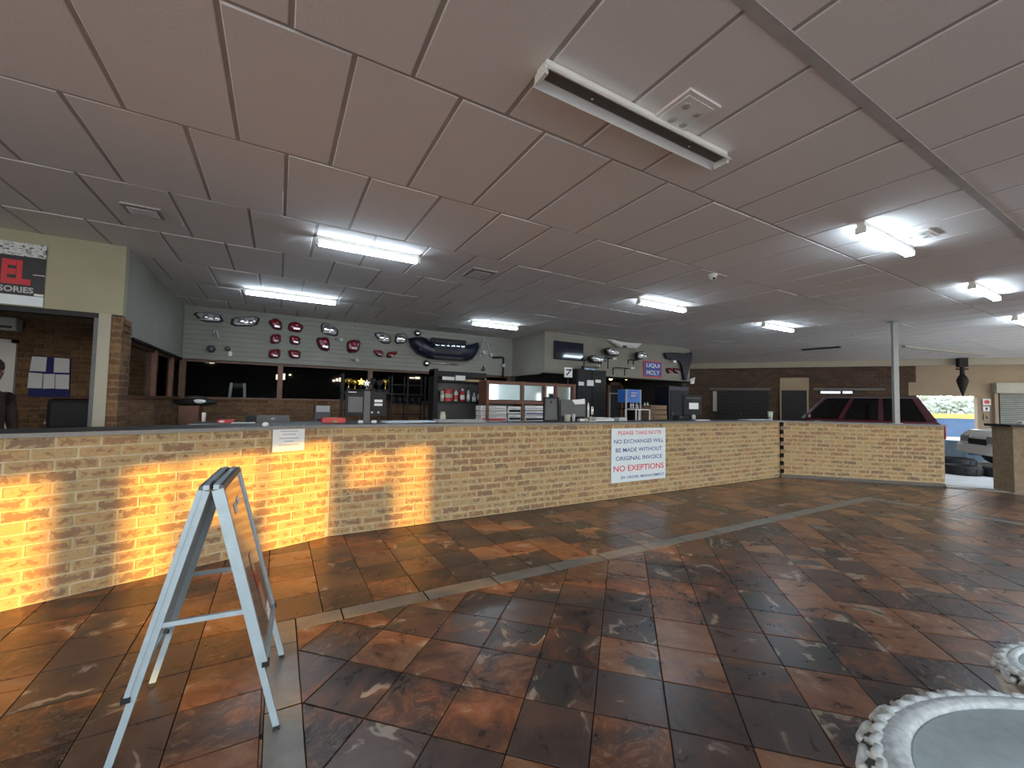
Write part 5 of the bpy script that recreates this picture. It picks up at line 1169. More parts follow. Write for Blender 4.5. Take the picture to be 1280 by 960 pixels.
# small items on the counter
cup(757 - 40, 517.5, 526, 4.5, 5.1, 'grey metal cup on the counter in front of the dark monitor', LGREY, z=CT)
cup(709, 518, 526, 9, 5.15, 'wide patterned cup on the counter left of the grey metal cup', CREAM, z=CT)
box_on('white_device', 'small white device on the counter right of the grey cup', 'device', 725, 735, 5.15, 0.08, 0.035, WHITE, [('button', 0.2, -0.52, 0.5, 0.2, 0.05, 0.4, BLACK), ('cap', -0.2, 0, 1.1, 0.3, 0.6, 0.3, LGREY)])
box_on('tape_dispenser', 'pale tape dispenser on the counter beside the white device', 'dispenser', 737, 742, 5.2, 0.06, 0.06, CREAM, [('roll', 0, -0.1, 1.0, 0.6, 0.8, 0.4, LGREY)])
t = box_on('paper_tray', 'pale grey paper tray heaped with sheets on the counter', 'tray', 743, 768, 5.15, 0.26, 0.05, LGREY, [('sheet', 0, 0, 1.05, 0.9, 0.9, 0.08, PAPER), ('front_lip', 0, -0.5, 0.3, 1.0, 0.04, 0.5, PAPER)], rz=0.1)
box_on('white_card', 'flat white card in front of the paper tray', 'card', 737, 746, 5.02, 0.08, 0.008, PAPER, [('print', 0, 0, 1.02, 0.6, 0.4, 0.1, INKG)])
box_on('card_reader', 'small grey card machine on the counter right of the paper tray', 'card machine', 774, 784, 5.15, 0.12, 0.06, LGREY, [('keypad', 0, -0.1, 1.02, 0.7, 0.4, 0.1, BLACK), ('screen', 0, 0.25, 1.02, 0.7, 0.25, 0.1, SCREEN)])
# tall dark cabinet with white labels
v_ = 8.02; lo, hi = bpx(721, 461, 757, 540, v_, 0.17)
t = thing('black_cabinet', 'tall black cabinet with two white labels behind the monitor', 'cabinet', ((lo[0] + hi[0]) / 2, v_ + 0.2, 0))
MB().bb((lo[0], v_, 0), (hi[0], v_ + 0.17, hi[2])).build('carcass', BLACK, t)
xm_ = (lo[0] + hi[0]) / 2
for x_0, x_1 in ((lo[0] + .02, xm_ - .01), (xm_ + .01, hi[0] - .02)):
    d_o = MB().bb((x_0, v_ - 0.02, 0.1), (x_1, v_, hi[2] - 0.03)).build('door', BLACKM, t); MB().bb(((x_1 if x_0 < xm_ - .1 else x_0) - 0.02, v_ - 0.04, 1.2), ((x_1 if x_0 < xm_ - .1 else x_0) + 0.02, v_ - 0.02, 1.4)).build('handle', CHROME, d_o)
for (xa, xb, y0, y1) in ((723.5, 730, 477, 482), (734, 742, 475, 482.5), (744.5, 751, 474.5, 478.5)): a, b = on_v(xa, y0, v_ - 0.03), on_v(xb, y1, v_ - 0.03); MB().bb((a.x, v_ - 0.032, b.z), (b.x, v_ - 0.02, a.z)).build('label', PAPER, t)
a, b = on_v(705.5, 459, 7.8), on_v(715, 472, 7.8)
t = thing('display_card', 'white card with a black figure seven like mark above the display cabinet', 'card', ((a.x + b.x) / 2, 7.8, b.z)); MB().bb((a.x, 7.79, b.z), (b.x, 7.81, a.z)).build('card', PAPER, t)
MB().bar((a.x + 0.04, 7.785, a.z - 0.06), (b.x - 0.03, 7.785, a.z - 0.05), 0.01, 0.03).bar((b.x - 0.04, 7.785, a.z - 0.05), (a.x + 0.06, 7.785, b.z + 0.05), 0.01, 0.03).build('mark', INKK, t); MB().bb(((a.x + b.x) / 2 - .01, 7.80, zm + 0.3), ((a.x + b.x) / 2 + .01, 7.82, b.z + .02)).build('stalk', BLACKM, t)
a, b = on_v(737, 496, 7.9), on_v(744, 520, 7.9)
bottle(735.5, 499, 3.0, 'slim white bottle standing on the counter beside the monitor', WHITE, BLACK, 'b', None, 5.38, CT)
# doorway, stand with blue oil display, bottles
v_ = 10.4; a, b = on_v(760, 479, v_), on_v(779, 535, v_)
d5 = struct(MB().bb((a.x, v_, 0), (a.x + 0.12, v_ + 0.1, a.z + 0.05)).build('door_5', WOODM)); MB().bb((b.x - 0.12, v_, 0), (b.x, v_ + 0.1, a.z + 0.05)).build('door_frame', WOOD, d5); MB().bb((a.x, v_, a.z - 0.05), (b.x, v_ + 0.1, a.z + 0.05)).build('door_frame', WOOD, d5); MB().bb((a.x + 0.12, v_ + 0.04, 0), (b.x - 0.12, v_ + 0.08, a.z - 0.05)).build('door_leaf', BLACK, d5)
a, b = on_v(762, 491, v_ - .02), on_v(776, 491, v_ - .02); MB().bb((a.x, v_ - 0.02, a.z - 0.03), (b.x, v_, a.z)).build('pale_rail', LGREY, d5); MB().bb((a.x, v_ - 0.02, 0.8), (a.x + 0.04, v_, a.z)).build('pale_rail', LGREY, d5)
v_ = 7.2; a, b = on_v(783.3, 486.5, v_), on_v(801, 503.5, v_)
t = thing('oil_stand', 'blue topped display stand with a small white lettered label behind the counter', 'display stand', ((a.x + b.x) / 2, v_ + 0.15, 0))
MB().bb((a.x, v_, b.z), (b.x, v_ + 0.3, a.z)).build('header', BLUE, t, bev=0.008)
for x in (a.x, b.x): MB().bb((x - 0.015, v_, 0), (x + 0.015, v_ + 0.03, a.z)).build('post', LGREY, t)
cx = (a.x + b.x) / 2; w_ = b.x - a.x; h_ = a.z - b.z
MB().bb((cx - w_ * .26, v_ - 0.006, a.z - h_ * .62), (cx + w_ * .26, v_, a.z - h_ * .12)).build('label', SIGNB, t)
text('LIQUI', 'lettering', SIGNW, t, (cx, v_ - 0.007, a.z - h_ * .27), (1, 0, 0), (0, 0, 1), w_ * .42, h_ * .15, 0.001, 0.01); text('MOLY', 'lettering', SIGNW, t, (cx, v_ - 0.007, a.z - h_ * .48), (1, 0, 0), (0, 0, 1), w_ * .42, h_ * .15, 0.001, 0.01)
zsh = on_v(795, 510.5, v_).z; xr_ = on_v(812, 505, v_).x
MB().bb((a.x - 0.02, v_, zsh - 0.03), (xr_, v_ + 0.3, zsh)).build('shelf', BLACKM, t)
for k, (x, w2_) in enumerate(((788.5, 2.6), (791.5, 2.6), (796, 4.2), (803, 0.1), (806, 3.0), (809.5, 3.0))):
    if w2_ < 1: continue
    bottle(x, 502.8 if k > 2 else 503.4, w2_, 'small white bottle under the blue header, number %s from the left in its row' % ('one', 'two', 'three', '', 'four', 'five')[k], WHITE, WHITE if k < 3 else LGREY, 'b', 'white bottles under the blue header', v_ + 0.1, zsh)
a, b = on_v(795, 512, 6.3), on_v(812, 526, 6.3); t = thing('wire_stand', 'small white tube framed stand in front of the blue topped display', 'stand', ((a.x + b.x) / 2, 6.3, 0))
zb_ = 0.0
for x in (a.x, b.x):
    for y in (6.3, 6.6): MB().bar((x, y, zb_), (x, y, a.z), 0.022).build('leg', WHITE, t)
    MB().bar((x, 6.3, a.z), (x, 6.6, a.z), 0.022).build('rail', WHITE, t)
for y in (6.3, 6.6): MB().bar((a.x, y, a.z), (b.x, y, a.z), 0.022).build('rail', WHITE, t)
t.location = t.location
# crates
v_ = 7.0
for k in range(3):
    y0, y1 = 506.5 + k * 6.2, 512.2 + k * 6.2; a, b = on_v(813.5, y0, v_), on_v(833.5 + (k == 2) * 0.5, y1, v_)
    t = thing('cardboard_box', 'brown carton in the stack of three left of the dark monitor, %s one' % ('top', 'middle', 'bottom')[k], 'box', ((a.x + b.x) / 2, v_ + 0.2, b.z), group='brown cartons')
    MB().bb((a.x, v_, b.z), (b.x, v_ + 0.4, a.z)).build('box', CRATE, t, bev=0.005); MB().bb((a.x + 0.05, v_ - 0.004, b.z + 0.02), (a.x + 0.16, v_, a.z - 0.02)).build('print', WOOD, t); MB().bb(((a.x + b.x) / 2 - 0.02, v_, a.z), ((a.x + b.x) / 2 + 0.02, v_ + 0.4, a.z + 0.002)).build('tape', CREAM, t)
a = on_v(813, 525.5, v_); bz = a.z; b = on_v(835, 525, v_)
t = thing('side_table', 'dark side table under the brown cartons', 'table', ((a.x + b.x) / 2, v_ + 0.2, 0)); MB().bb((a.x, v_, bz - 0.04), (b.x, v_ + 0.41, bz)).build('top', WOOD, t)
for x in (a.x + .03, b.x - .03):
    for y in (v_ + .03, v_ + .37): MB().bb((x - .025, y - .025, 0), (x + .025, y + .025, bz - .04)).build('leg', WOOD, t)
# navy cabinet and monitor near the inner corner
v_ = 7.55; lo, hi = bpx(836.5, 482, 861, 540, v_, 0.5)
t = thing('navy_machine', 'tall dark navy vending like cabinet right of the brown cartons', 'cabinet', ((lo[0] + hi[0]) / 2, v_ + 0.25, 0)); MB().bb((lo[0], v_, 0), (hi[0], v_ + 0.5, hi[2])).build('carcass', NAVY, t, bev=0.015); MB().bb((lo[0] + 0.04, v_ - 0.015, 0.2), (hi[0] - 0.04, v_, hi[2] - 0.12)).build('door', BLACK, t); MB().bb((lo[0] + 0.07, v_ - 0.05, 1.0), (lo[0] + 0.10, v_ - 0.015, 1.3)).build('handle', GREY, t)
v_ = 5.3; a, b = on_v(855.5, 493.5, v_), on_v(877.5, 524, v_)
t = thing('monitor', 'black computer monitor with white paper stuck on it near the inner counter corner', 'monitor', ((a.x + b.x) / 2, v_, CT)); MB().bb((a.x, v_, CT + 0.08), (b.x, v_ + 0.06, a.z)).build('case', BLACK, t, bev=0.012); MB().bb((a.x + 0.06, v_ - 0.006, a.z - 0.07), (b.x - 0.06, v_, a.z - 0.05)).build('vent', GREY, t)
c2, d2 = on_v(861.5, 503.5, v_ - .01), on_v(873, 511.5, v_ - .01); MB().bb((c2.x, v_ - 0.012, d2.z), (d2.x, v_ - 0.006, c2.z)).build('paper', PAPER, t); MB().bb(((a.x + b.x) / 2 - .04, v_ + .02, CT), ((a.x + b.x) / 2 + .04, v_ + .05, CT + .12)).build('neck', BLACK, t); MB().box(((a.x + b.x) / 2, v_ + .03, CT + .007), (0.22, 0.16, 0.014)).build('foot', BLACK, t)
box_on('desk_phone', 'black desk phone with a white handset stand beside the corner monitor', 'phone', 848, 855, 5.2, 0.14, 0.06, BLACK, [('handset', -0.3, 0, 1.25, 0.25, 1.0, 0.5, BLACK), ('keypad', 0.2, -0.1, 1.02, 0.5, 0.5, 0.1, LGREY)])
p_ = on_v(866, 518, 5.12); t = thing('desk_fan', 'small round pale desk fan in front of the corner monitor', 'fan', (p_.x, 5.12, CT)); MB().lathe([(0.001, 0), (0.045, 0.005), (0.05, 0.02), (0.045, 0.035), (0.001, 0.04)], (0, 0, 0), 16).build('cage', LGREY, t, True, world=False).matrix_basis = Matrix.Translation((0, 0, 0.07)) @ Matrix.Rotation(R(90), 4, 'X'); MB().cyl((0, -0.02, 0), (0, -0.02, 0.05), 0.01).build('stem', GREY, t, world=False); MB().lathe([(0.04, 0), (0.035, 0.012), (0.001, 0.012)], (0, -0.02, 0), 12).build('foot', GREY, t, world=False)
sheets('loose white sheets on the counter in front of the corner monitor', 868, 886, 5.12, 0.16, 3, 0.1)
sheets('single white sheet on the counter near the inner corner', 930, 958, 5.25, 0.22, 2, 0.05)
cup(963, 514.5, 523.6, 6, 5.25, 'pale green cup on the counter by the inner corner', mat('pale_green_glaze', (0.44, 0.47, 0.38), 0.4), z=CT)
a = on_v(909, 512, 5.5); t = thing('desk_lamp', 'thin black angled desk stand on the counter left of the white sheet', 'lamp', (a.x - 0.05, 5.3, CT)); q0_ = Vector((a.x - 0.05, 5.3, CT)); MB().cyl(q0_, q0_ + Vector((0, 0, 0.012)), 0.05).build('base', BLACK, t); MB().tube([q0_, q0_ + Vector((0.05, 0, 0.12)), q0_ + Vector((0.16, 0, 0.15))], 0.008).build('arm', BLACK, t); MB().cyl(q0_ + Vector((0.15, 0, 0.155)), q0_ + Vector((0.2, 0, 0.12)), 0.02, 0.035).build('head', BLACK, t)
p_ = on_v(866, 475, 8.2); t = thing('hanging_sign', 'small white and blue card hanging at the end of the bulkhead', 'card', tuple(p_)); MB().prism(pv([(863, 474), (869, 471.5), (867.5, 479.5), (863.5, 480)], 8.2), (0, 0.01, 0)).build('card', PAPER, t); MB().bar(on_v(863, 478, 8.19), on_v(868, 473, 8.19), 0.03, 0.004).build('stripe', BLUE, t); MB().bar((p_.x, 8.2, p_.z + 0.05), (p_.x - 0.12, NWV, 2.3), 0.006).build('cord', BLACK, t)
# two trestle legs and crossbar seen through the back window
v_ = 10.9; pA, pB = on_v(289.5, 478.5, v_), on_v(305.5, 478.5, v_); t = thing('trestle', 'white legged trestle standing behind the back window glass', 'trestle', ((pA.x + pB.x) / 2, v_, 0))
for (x, d_x) in ((pA.x, -0.05), (pB.x, 0.04)): MB().bar((x + d_x, v_, 1.1), (x, v_, pA.z), 0.05).build('leg', WHITE, t); MB().bar((x + d_x, v_, 0), (x + d_x, v_, 1.12), 0.05).build('leg', WHITE, t)
MB().bb((pA.x, v_ - 0.02, pA.z - 0.10), (pB.x, v_ + 0.02, pA.z)).build('cross_bar', NAVY, t)

# ================================================================== VEHICLES
def car(name, label, loc, rz, paint, L_=4.7, Wd=1.8, Hh=1.8, belt=1.18, hood=1.08, nose=0.0, suv=True):
    t = thing(name, label, 'car', loc, rz); h = L_ / 2; w2 = Wd / 2
    prof = [(-h, 0.45), (-h + 0.03, belt - 0.1), (-h + 0.12, belt), (h * 0.34, belt), (h * 0.40, hood), (h * 0.90, hood - 0.12), (h, hood - 0.28), (h + 0.02, 0.45), (h - 0.1, 0.28), (-h + 0.1, 0.28)]
    def P(x, y, z): return (x, y, z)
    MB().prism([(x, -w2, z) for x, z in prof], (0, Wd, 0)).build('body', paint, t, world=False, bev=0.06)
    rb, rf, wb_, wf_ = -h + 0.42, h * 0.14, -h + 0.12, h * 0.40
    if not suv: rb = -h + 0.8
    ws, wt_ = w2 - 0.06, w2 - 0.20
    g = MB(); bt = [(wb_, -ws, belt), (wf_, -ws, belt - 0.03), (wf_, ws, belt - 0.03), (wb_, ws, belt)]; tp = [(rb, -wt_, Hh - 0.05), (rf, -wt_, Hh - 0.05), (rf, wt_, Hh - 0.05), (rb, wt_, Hh - 0.05)]
    MB().prism([(x, y, Hh - 0.06) for x, y, z in tp], (0, 0, 0.06)).build('roof', paint, t, world=False, bev=0.025)
    pil = []
    def side(f0, f1, s): # pillar between fraction f0,f1 along the side
        lo_ = lambda f: Vector((wb_ + (wf_ - wb_) * f, s * ws, belt)); hi_ = lambda f: Vector((rb + (rf - rb) * f, s * wt_, Hh - 0.04))
        return [lo_(f0), lo_(f1), hi_(f1), hi_(f0)]
    for s in (-1, 1):
        for f0, f1 in ((0, 0.07), (0.36, 0.40), (0.66, 0.70), (0.965, 1.0)): MB().prism(side(f0, f1, s), (0, -s * 0.05, 0)).build('pillar', paint, t, world=False)
        for f0, f1 in ((0.07, 0.36), (0.40, 0.66), (0.70, 0.965)): MB().prism(side(f0, f1, s), (0, -s * 0.01, 0)).build('side_window', CGLASS, t, world=False)
        MB().bar(Vector((rb, s * wt_, Hh - 0.03)), Vector((rf, s * wt_, Hh - 0.03)), 0.018).bar(Vector((rf, s * wt_, Hh - 0.04)), Vector((wf_, s * ws, belt)), 0.016).build('chrome_trim', GREY if suv else paint, t, world=False)
        MB().box((wf_ - 0.18, s * (w2 + 0.08), belt + 0.06), (0.12, 0.22, 0.16)).build('mirror', paint, t, world=False, bev=0.04)
        MB().box((-h * 0.1, s * (w2 + 0.005), belt - 0.14), (L_ * 0.62, 0.02, 0.035)).build('side_trim', CHROME if suv else GREY, t, world=False)
        for x in (0.12, -0.62): MB().box((x * h * 0.9 + 0.2, s * (w2 + 0.012), belt - 0.09), (0.18, 0.03, 0.03)).build('door_handle', CHROME, t, world=False)
        for x in (-h * 0.60, h * 0.62):
            wo_ = MB().cyl((x, s * (w2 - 0.2), 0.34), (x, s * (w2 + 0.01), 0.34), 0.34, n=24).build('wheel', RUBBER, t, world=False, bev=0.03); MB().cyl((x, s * (w2 + 0.005), 0.34), (x, s * (w2 + 0.02), 0.34), 0.20, n=18).build('hub', SILVER, wo_, world=False)
        MB().box((h - 0.04, s * (w2 - 0.3), hood - 0.36), (0.12, 0.42, 0.20)).build('headlight', CLEARL, t, world=False, bev=0.03); MB().box((-h + 0.02, s * (w2 - 0.12), belt - 0.25), (0.08, 0.18, 0.36)).build('tail_light', REDL, t, world=False, bev=0.02)
        for x in (-h * 0.05, h * 0.12): MB().box((x, s * (w2 - 0.42), belt + 0.10), (0.14, 0.46, 0.62)).build('seat', BLACK, t, world=False, bev=0.05)
    MB().prism([bt[1], bt[2], tp[2], tp[1]], (-0.01, 0, 0)).build('windscreen', CGLASS, t, world=False); MB().prism([bt[3], bt[0], tp[0], tp[3]], (0.01, 0, 0)).build('rear_window', CGLASS, t, world=False)
    MB().box((h, 0, hood - 0.42), (0.08, Wd * 0.42, 0.16)).build('grille', BLACK, t, world=False); MB().box((h + 0.02, 0, 0.45), (0.16, Wd * 0.96, 0.26)).build('bumper', GREY if suv else paint, t, world=False, bev=0.05)
    MB().box((h + 0.085, 0, 0.45), (0.02, 0.5, 0.11)).build('number_plate', PAPER, t, world=False)
    return t
hs = (RR[0] * -0.80 + Vector((0.4933, 0.8696, 0)) * 0.60); hs.z = 0; hs.normalize()
d2_ = ray(1078, 514); cpos = CAM + d2_ * (11.6 / d2_.dot(RR[2])) + hs * 0.57
car('suv', 'maroon off road car with side windows parked behind the right counter wing', (cpos.x, cpos.y, -0.02), math.atan2(hs.y, hs.x), MAROON, 4.1, 1.75, 1.83, 1.22, 1.12)
d2_ = ray(1219, 560); q = CAM + d2_ * (11.4 / d2_.dot(RR[2])); hd_ = (RR[0] * -0.93 + Vector((0.4933, 0.8696, 0)) * 0.36); hd_.z = 0; hd_.normalize()
car('car', 'white car with its nose showing behind the brick pier at the right', (q.x - hd_.x * 2.12, q.y - hd_.y * 2.12, -0.02), math.atan2(hd_.y, hd_.x), WCAR, 4.1, 1.65, 1.62, 1.10, 1.08, suv=False)

# ================================================================== BEYOND THE DOORWAY AND THE GAP ON THE RIGHT
GZ0 = -0.02
def gpt(x, y, depth): d = ray(x, y); return CAM + d * (depth / d.dot(RR[2]))
a, b = gpt(1100, 521, 24), gpt(1330, 521, 24); zt_ = a.z
bw = struct(MB().bar((a.x, a.y, zt_ / 2), (b.x, b.y, zt_ / 2), 0.2, zt_ - 2 * GZ0).build('wall_boundary', BWALL))
MB().bar((a.x, a.y, zt_ + 0.12), (b.x, b.y, zt_ + 0.12), 0.26, 0.26).build('yellow_coping', YELLOW, bw)
random.seed(11)
for k in range(7):
    x = 1128 + k * 27; p_ = gpt(x, 505, 31 + (k % 2) * 4.5); s_ = 0.85 + 0.25 * random.random()
    t = thing('tree', 'pale sunlit tree beyond the blue yard wall, %s from the left' % ('first', 'second', 'third', 'fourth', 'fifth', 'sixth', 'seventh')[k], 'tree', (p_.x, p_.y, GZ0), group='trees beyond the yard wall')
    MB().tube([(p_.x, p_.y, GZ0), (p_.x + .1, p_.y, 1.0), (p_.x, p_.y + .1, 2.0)], [0.16, 0.12, 0.07], 8).build('trunk', WOOD, t, True)
    mb = MB()
    for q in range(260):
        u = Vector((random.gauss(0, 1), random.gauss(0, 1), random.gauss(0, 1))).normalized() * (random.random() ** 0.4)
        c_ = Vector((p_.x + u.x * 1.3 * s_, p_.y + u.y * 1.3 * s_, 2.0 * s_ + u.z * 1.15 * s_)); n1 = Vector((random.gauss(0, 1), random.gauss(0, 1), random.gauss(0, 1))).normalized(); n2 = n1.orthogonal().normalized(); L2 = 0.22
        mb.face([c_ - n1 * L2, c_ + n2 * L2 * .6, c_ + n1 * L2, c_ - n2 * L2 * .6])
    stuff(mb.build('foliage', LEAFM, t))
# blue tub, tyres and black bumpers lying on the pale yard floor
p_ = gpt(1206, 568, 12.6); kz = 12.6 / FPX
t = thing('plastic_tub', 'bright blue plastic tub on the yard floor beyond the counter end', 'tub', (p_.x, p_.y, GZ0), R(-29))
zz = gpt(1206, 551, 12.6).z; w_ = 30 * kz
MB().prism([(-w_ * .46, -0.3, 0), (w_ * .46, -0.3, 0), (w_ * .46, 0.3, 0), (-w_ * .46, 0.3, 0)], (0, 0, zz - GZ0 - 0.05)).build('body', PBLUE, t, world=False, bev=0.05); MB().box((0, -0.31, (zz - GZ0) * .55), (w_ * .6, 0.03, (zz - GZ0) * .45)).build('panel', BLUE, t, world=False, bev=0.01); MB().box((0, 0, zz - GZ0 - 0.03), (w_, 0.68, 0.06)).build('rim', PBLUE, t, world=False, bev=0.02)
def tyre(x, y, depth, label, r=0.36):
    p_ = gpt(x, y, depth); t = thing('tyre', label, 'tyre', (p_.x, p_.y, GZ0), group='tyres on the yard floor')
    MB().lathe([(r * .62, 0.0), (r * .9, 0.0), (r, 0.05), (r, 0.17), (r * .9, 0.22), (r * .62, 0.22), (r * .55, 0.16), (r * .55, 0.06), (r * .62, 0.0)], (p_.x, p_.y, GZ0), 24).build('casing', RUBBER, t, True); 
    for k in range(12): q = 2 * math.pi * k / 12; MB().box((p_.x + r * math.cos(q), p_.y + r * math.sin(q), GZ0 + 0.11), (0.02, 0.05, 0.12), q).build('tread_block', RUBBER, t)
tyre(1202, 592, 9.7, 'black tyre lying flat on the pale floor just past the counter end', 0.34); tyre(1253, 594, 9.4, 'black tyre lying flat beside the brick pier', 0.34); tyre(1194, 579, 11.2, 'black tyre lying flat, farthest back by the counter end', 0.40)
# kerb at the tile edge, brick pier, grey panel
struct(MB().bar((11.27, 2.86, -0.005), (12.0, 1.9, -0.005), 0.16, 0.05).build('trim_16', STRIP))
pc_ = Vector((12.02, 2.05, 0)); t = thing('brick_pier', 'short dark brick pier with a black cap at the right edge', 'pier', tuple(pc_))
rot = R(-46); M2 = Matrix.Rotation(rot, 3, 'Z'); ex_, ey_ = M2 @ Vector((1, 0, 0)), M2 @ Vector((0, 1, 0)); hw = 0.24
MB().box(pc_ + Vector((0, 0, 0.6)), (0.46, 0.46, 1.2), rot).build('mortar_core', MORTARD, t)
cs = [pc_ + ex_ * a_ * hw + ey_ * b_ * hw for a_, b_ in ((-1, -1), (1, -1), (1, 1), (-1, 1))]
for i in (0, 3): p0_, p1_ = cs[i], cs[(i + 1) % 4]; brick_wall(t, (p0_.x, p0_.y), (p1_.x, p1_.y), 0, 14, 0.0855, BRICKD, 60, d=0.02)
MB().box(pc_ + Vector((0, 0, 1.22)), (0.60, 0.60, 0.045), rot).build('cap', BLACKM, t)
c_ = pc_ + ex_ * 0.42 - ey_ * 0.20; t = thing('steel_locker', 'grey steel locker standing beside the brick pier at the right edge', 'locker', tuple(c_))
MB().box(c_ + Vector((0, 0, 0.58)), (0.34, 0.34, 1.16), rot).build('case', GREY, t, bev=0.008); MB().box(c_ - ex_ * 0.175 + Vector((0, 0, 0.58)), (0.012, 0.30, 1.08), rot).build('door', LGREY, t); MB().box(c_ - ex_ * 0.19 - ey_ * 0.1 + Vector((0, 0, 0.65)), (0.02, 0.02, 0.1), rot).build('handle', CHROME, t)

# ================================================================== A-FRAME SIGN
apx = on_v(257, 612, 2.22)
near_l, far_l, near_r, far_r = Vector((-0.523, 2.225, 0)), Vector((-0.50, 2.765, 0)), Vector((0.049, 2.160, 0)), Vector((0.074, 2.727, 0))
af = thing('a_frame_sign', 'folding pale aluminium A-frame sign with glossy poster boards in front of the counter', 'sign', (-0.22, 2.47, 0))
ZA = apx.z; an, afar = Vector((-0.236, 2.195, ZA)), Vector((-0.214, 2.745, ZA))
for side_, (n0, f0) in (('l', (near_l, far_l)), ('r', (near_r, far_r))):
    s_ = -1 if side_ == 'l' else 1
    tn, tf = an + Vector((s_ * 0.016, 0, 0)), afar + Vector((s_ * 0.016, 0, 0))
    out = (tf - tn).cross(tn - n0).normalized()
    if out.x * s_ < 0: out = -out
    for a_, b_ in ((n0, tn), (f0, tf)): MB().bar(a_ + Vector((0, 0, 0.012)), b_, 0.019, 0.026, up=out).build('leg', ALU, af); MB().box(a_ + Vector((0, 0, 0.007)), (0.026, 0.034, 0.014)).build('rubber_foot', RUBBER, af)
    # board: frame of four profiles round a panel, lower edge about a quarter up
    k_ = 0.27 if side_ == 'r' else 0.24
    bn_, bf_ = n0 * (1 - k_) + tn * k_ + out * 0.022, f0 * (1 - k_) + tf * k_ + out * 0.022
    un, uf = tn + out * 0.022 + Vector((0, 0, 0.0)), tf + out * 0.022
    bo_ = MB().prism([bn_, bf_, uf, un], out * -0.006).build('poster_board', None or (mat('clear_poster_cover', (0.20, 0.15, 0.125), 0.08, var=0.12, scale=3, spec=0.8)), af)
    for a_, b_ in ((bn_, un), (bf_, uf), (un, uf), (bn_, bf_)): MB().bar(a_, b_, 0.025, 0.018, up=out).build('frame_profile', ALU if (a_, b_) != (un, uf) else GREY, bo_)
    for q in (bn_, bf_): MB().box(q, (0.03, 0.036, 0.02)).build('corner_cap', BLACK, bo_)
    if side_ == 'r':
        pt_ = lambda u_, v__: bn_ * (1 - u_) * (1 - v__) + bf_ * u_ * (1 - v__) + uf * u_ * v__ + un * (1 - u_) * v__ + out * 0.0015
        def patch(nm, u0, v0, u1, v1, mt_): MB().prism([pt_(u0, v0), pt_(u1, v0), pt_(u1, v1), pt_(u0, v1)], out * 0.0008).build(nm, mt_, bo_)
        PP = mat('faded_poster_peach', (0.42, 0.26, 0.19), 0.25); PR = mat('faded_poster_red', (0.50, 0.07, 0.05), 0.25)
        for (u0, v0, u1, v1, mt_) in ((0.45, 0.10, 0.62, 0.30, PP), (0.42, 0.30, 0.56, 0.40, PR), (0.40, 0.40, 0.52, 0.52, PP), (0.55, 0.05, 0.75, 0.13, PAPER), (0.30, 0.80, 0.42, 0.86, PAPER), (0.48, 0.83, 0.60, 0.87, PAPER)): patch('poster_print', u0, v0, u1, v1, mt_)
for a_, b_ in ((an, afar),):
    for s_ in (-1, 1): MB().bar(a_ + Vector((s_ * 0.018, 0, 0.012)), b_ + Vector((s_ * 0.018, 0, 0.012)), 0.022, 0.02).build('top_rail', ALU, af)
    MB().cyl(a_ + Vector((0, 0.05, 0.01)), a_ + Vector((0, 0.11, 0.01)), 0.014).build('hinge', BLACK, af); MB().cyl(b_ - Vector((0, 0.05, -0.01)), b_ - Vector((0, 0.11, -0.01)), 0.014).build('hinge', BLACK, af)
for (l0, r0, tp0) in ((near_l, near_r, an), (far_l, far_r, afar)):
    a_ = l0 * 0.5 + tp0 * 0.5 + Vector((0, 0.0, -0.005)); b_ = r0 * 0.5 + tp0 * 0.5; MB().bar(a_, b_, 0.014, 0.02).build('spreader', ALU, af)

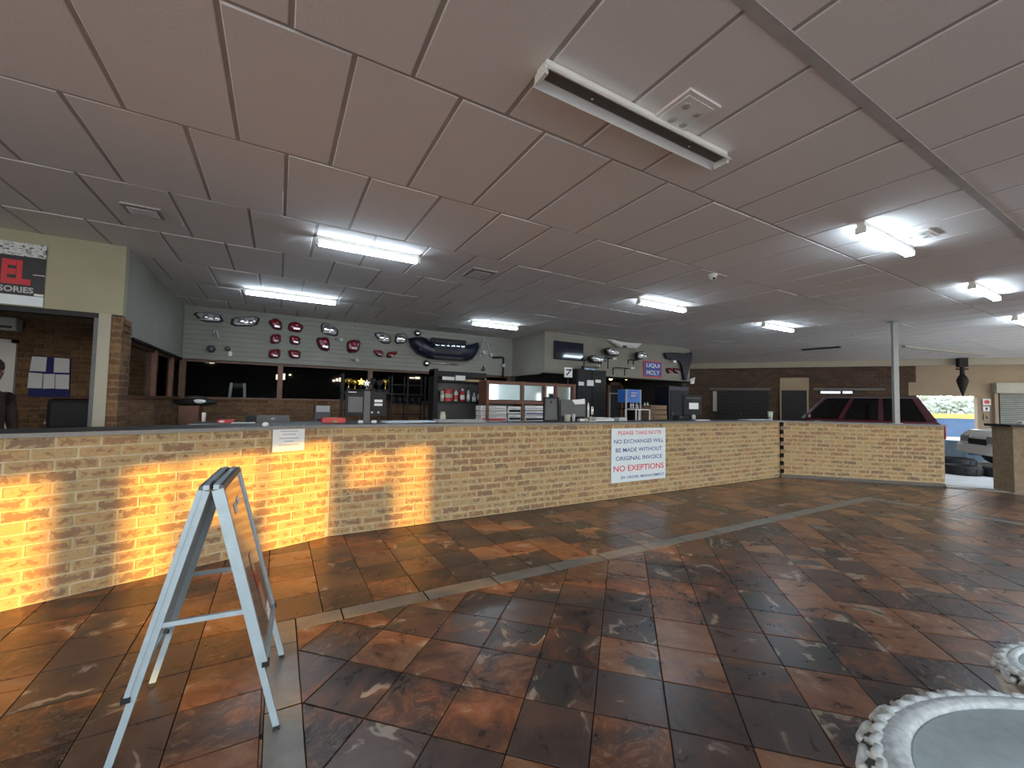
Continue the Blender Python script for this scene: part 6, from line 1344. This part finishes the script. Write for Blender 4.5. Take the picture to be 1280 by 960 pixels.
# ================================================================== CARVED TABLES
def carved_table(loc, ax, by, rz, h, label, nsc):
    t = thing('carved_table', label, 'table', loc, rz); 
    MB().lathe([(0.001, h - 0.03), (0.80, h - 0.03), (0.81, h - 0.014), (0.80, h - 0.008), (0.001, h - 0.008)], (0, 0, 0), 64, ax, by).build('top', TABTOP, t, True, world=False)
    MB().lathe([(0.79, h - 0.05), (0.96, h - 0.06), (1.0, h - 0.045), (0.985, h - 0.026), (0.94, h - 0.012), (0.90, h + 0.003), (0.86, h + 0.006), (0.825, h + 0.002), (0.81, h - 0.012), (0.79, h - 0.014)], (0, 0, 0), 80, ax, by).build('rim', CARVE, t, True, world=False)
    MB().lathe([(0.80, h - 0.13), (0.87, h - 0.10), (0.90, h - 0.05), (0.84, h - 0.045), (0.80, h - 0.05)], (0, 0, 0), 64, ax, by).build('apron', CARVE, t, True, world=False)
    DARKGRV = mat('dark_groove', (0.07, 0.075, 0.07), 0.7, var=0.3, scale=30)  # dark ring laid over the rim under the scrolls
    MB().lathe([(0.905, h - 0.001), (0.94, h - 0.0105), (0.985, h - 0.0245), (0.999, h - 0.043), (0.985, h - 0.045), (0.90, h - 0.02)], (0, 0, 0), 80, ax * 1.003, by * 1.003, caps=False).build('groove', DARKGRV, t, True, world=False)
    pts = [(-0.046, -0.010), (-0.034, 0.012), (-0.012, 0.012), (0.006, -0.002), (0.022, -0.012), (0.040, -0.004), (0.040, 0.012)]
    m0 = MB(); m0.tube([(x, y, 0) for x, y in pts], [0.007, 0.013, 0.016, 0.016, 0.016, 0.013, 0.007], 8)
    me = m0.build('scroll', CARVE, t, True, world=False); base = me.data; bpy.data.objects.remove(me)
    for k in range(nsc):
        q = 2 * math.pi * k / nsc; x, y = ax * 0.937 * math.cos(q), by * 0.937 * math.sin(q); tn_ = math.atan2(by * math.cos(q), -ax * math.sin(q))
        put('scroll', base, t, (x, y, h - 0.010), (R(-10), 0, tn_ + R(20)))
        if k % 2 == 0: put('scroll', base, t, (ax * 0.99 * math.cos(q + 0.03), by * 0.99 * math.sin(q + 0.03), h - 0.032), (R(70), 0, tn_))
    for k in range(4):
        q = math.pi / 4 + k * math.pi / 2; cx_, cy_ = ax * math.cos(q), by * math.sin(q)
        MB().tube([(cx_ * .74, cy_ * .74, h - 0.09), (cx_ * .90, cy_ * .90, h * 0.72), (cx_ * .80, cy_ * .80, h * 0.36), (cx_ * .76, cy_ * .76, h * 0.14), (cx_ * .90, cy_ * .90, 0.03), (cx_ * .96, cy_ * .96, 0.022)], [0.045, 0.05, 0.032, 0.024, 0.028, 0.02], 10).build('leg', CARVE, t, True, world=False)
    return t
cr = Vector((RR[0].x, RR[0].y, 0)).normalized(); cf = Vector((-cr.y, cr.x, 0))
c_ = cr * 1.69 + cf * 1.06; carved_table((c_.x, c_.y, 0), 0.70, 0.50, math.atan2(cr.y, cr.x), 0.46, 'large oval pale table with silvered scroll carved rim in the near right corner', 52)
c_ = cr * 2.49 + cf * 1.71; carved_table((c_.x, c_.y, 0), 0.44, 0.24, math.atan2(cr.y, cr.x), 0.42, 'smaller carved oval table cut by the right edge behind the large one', 30)
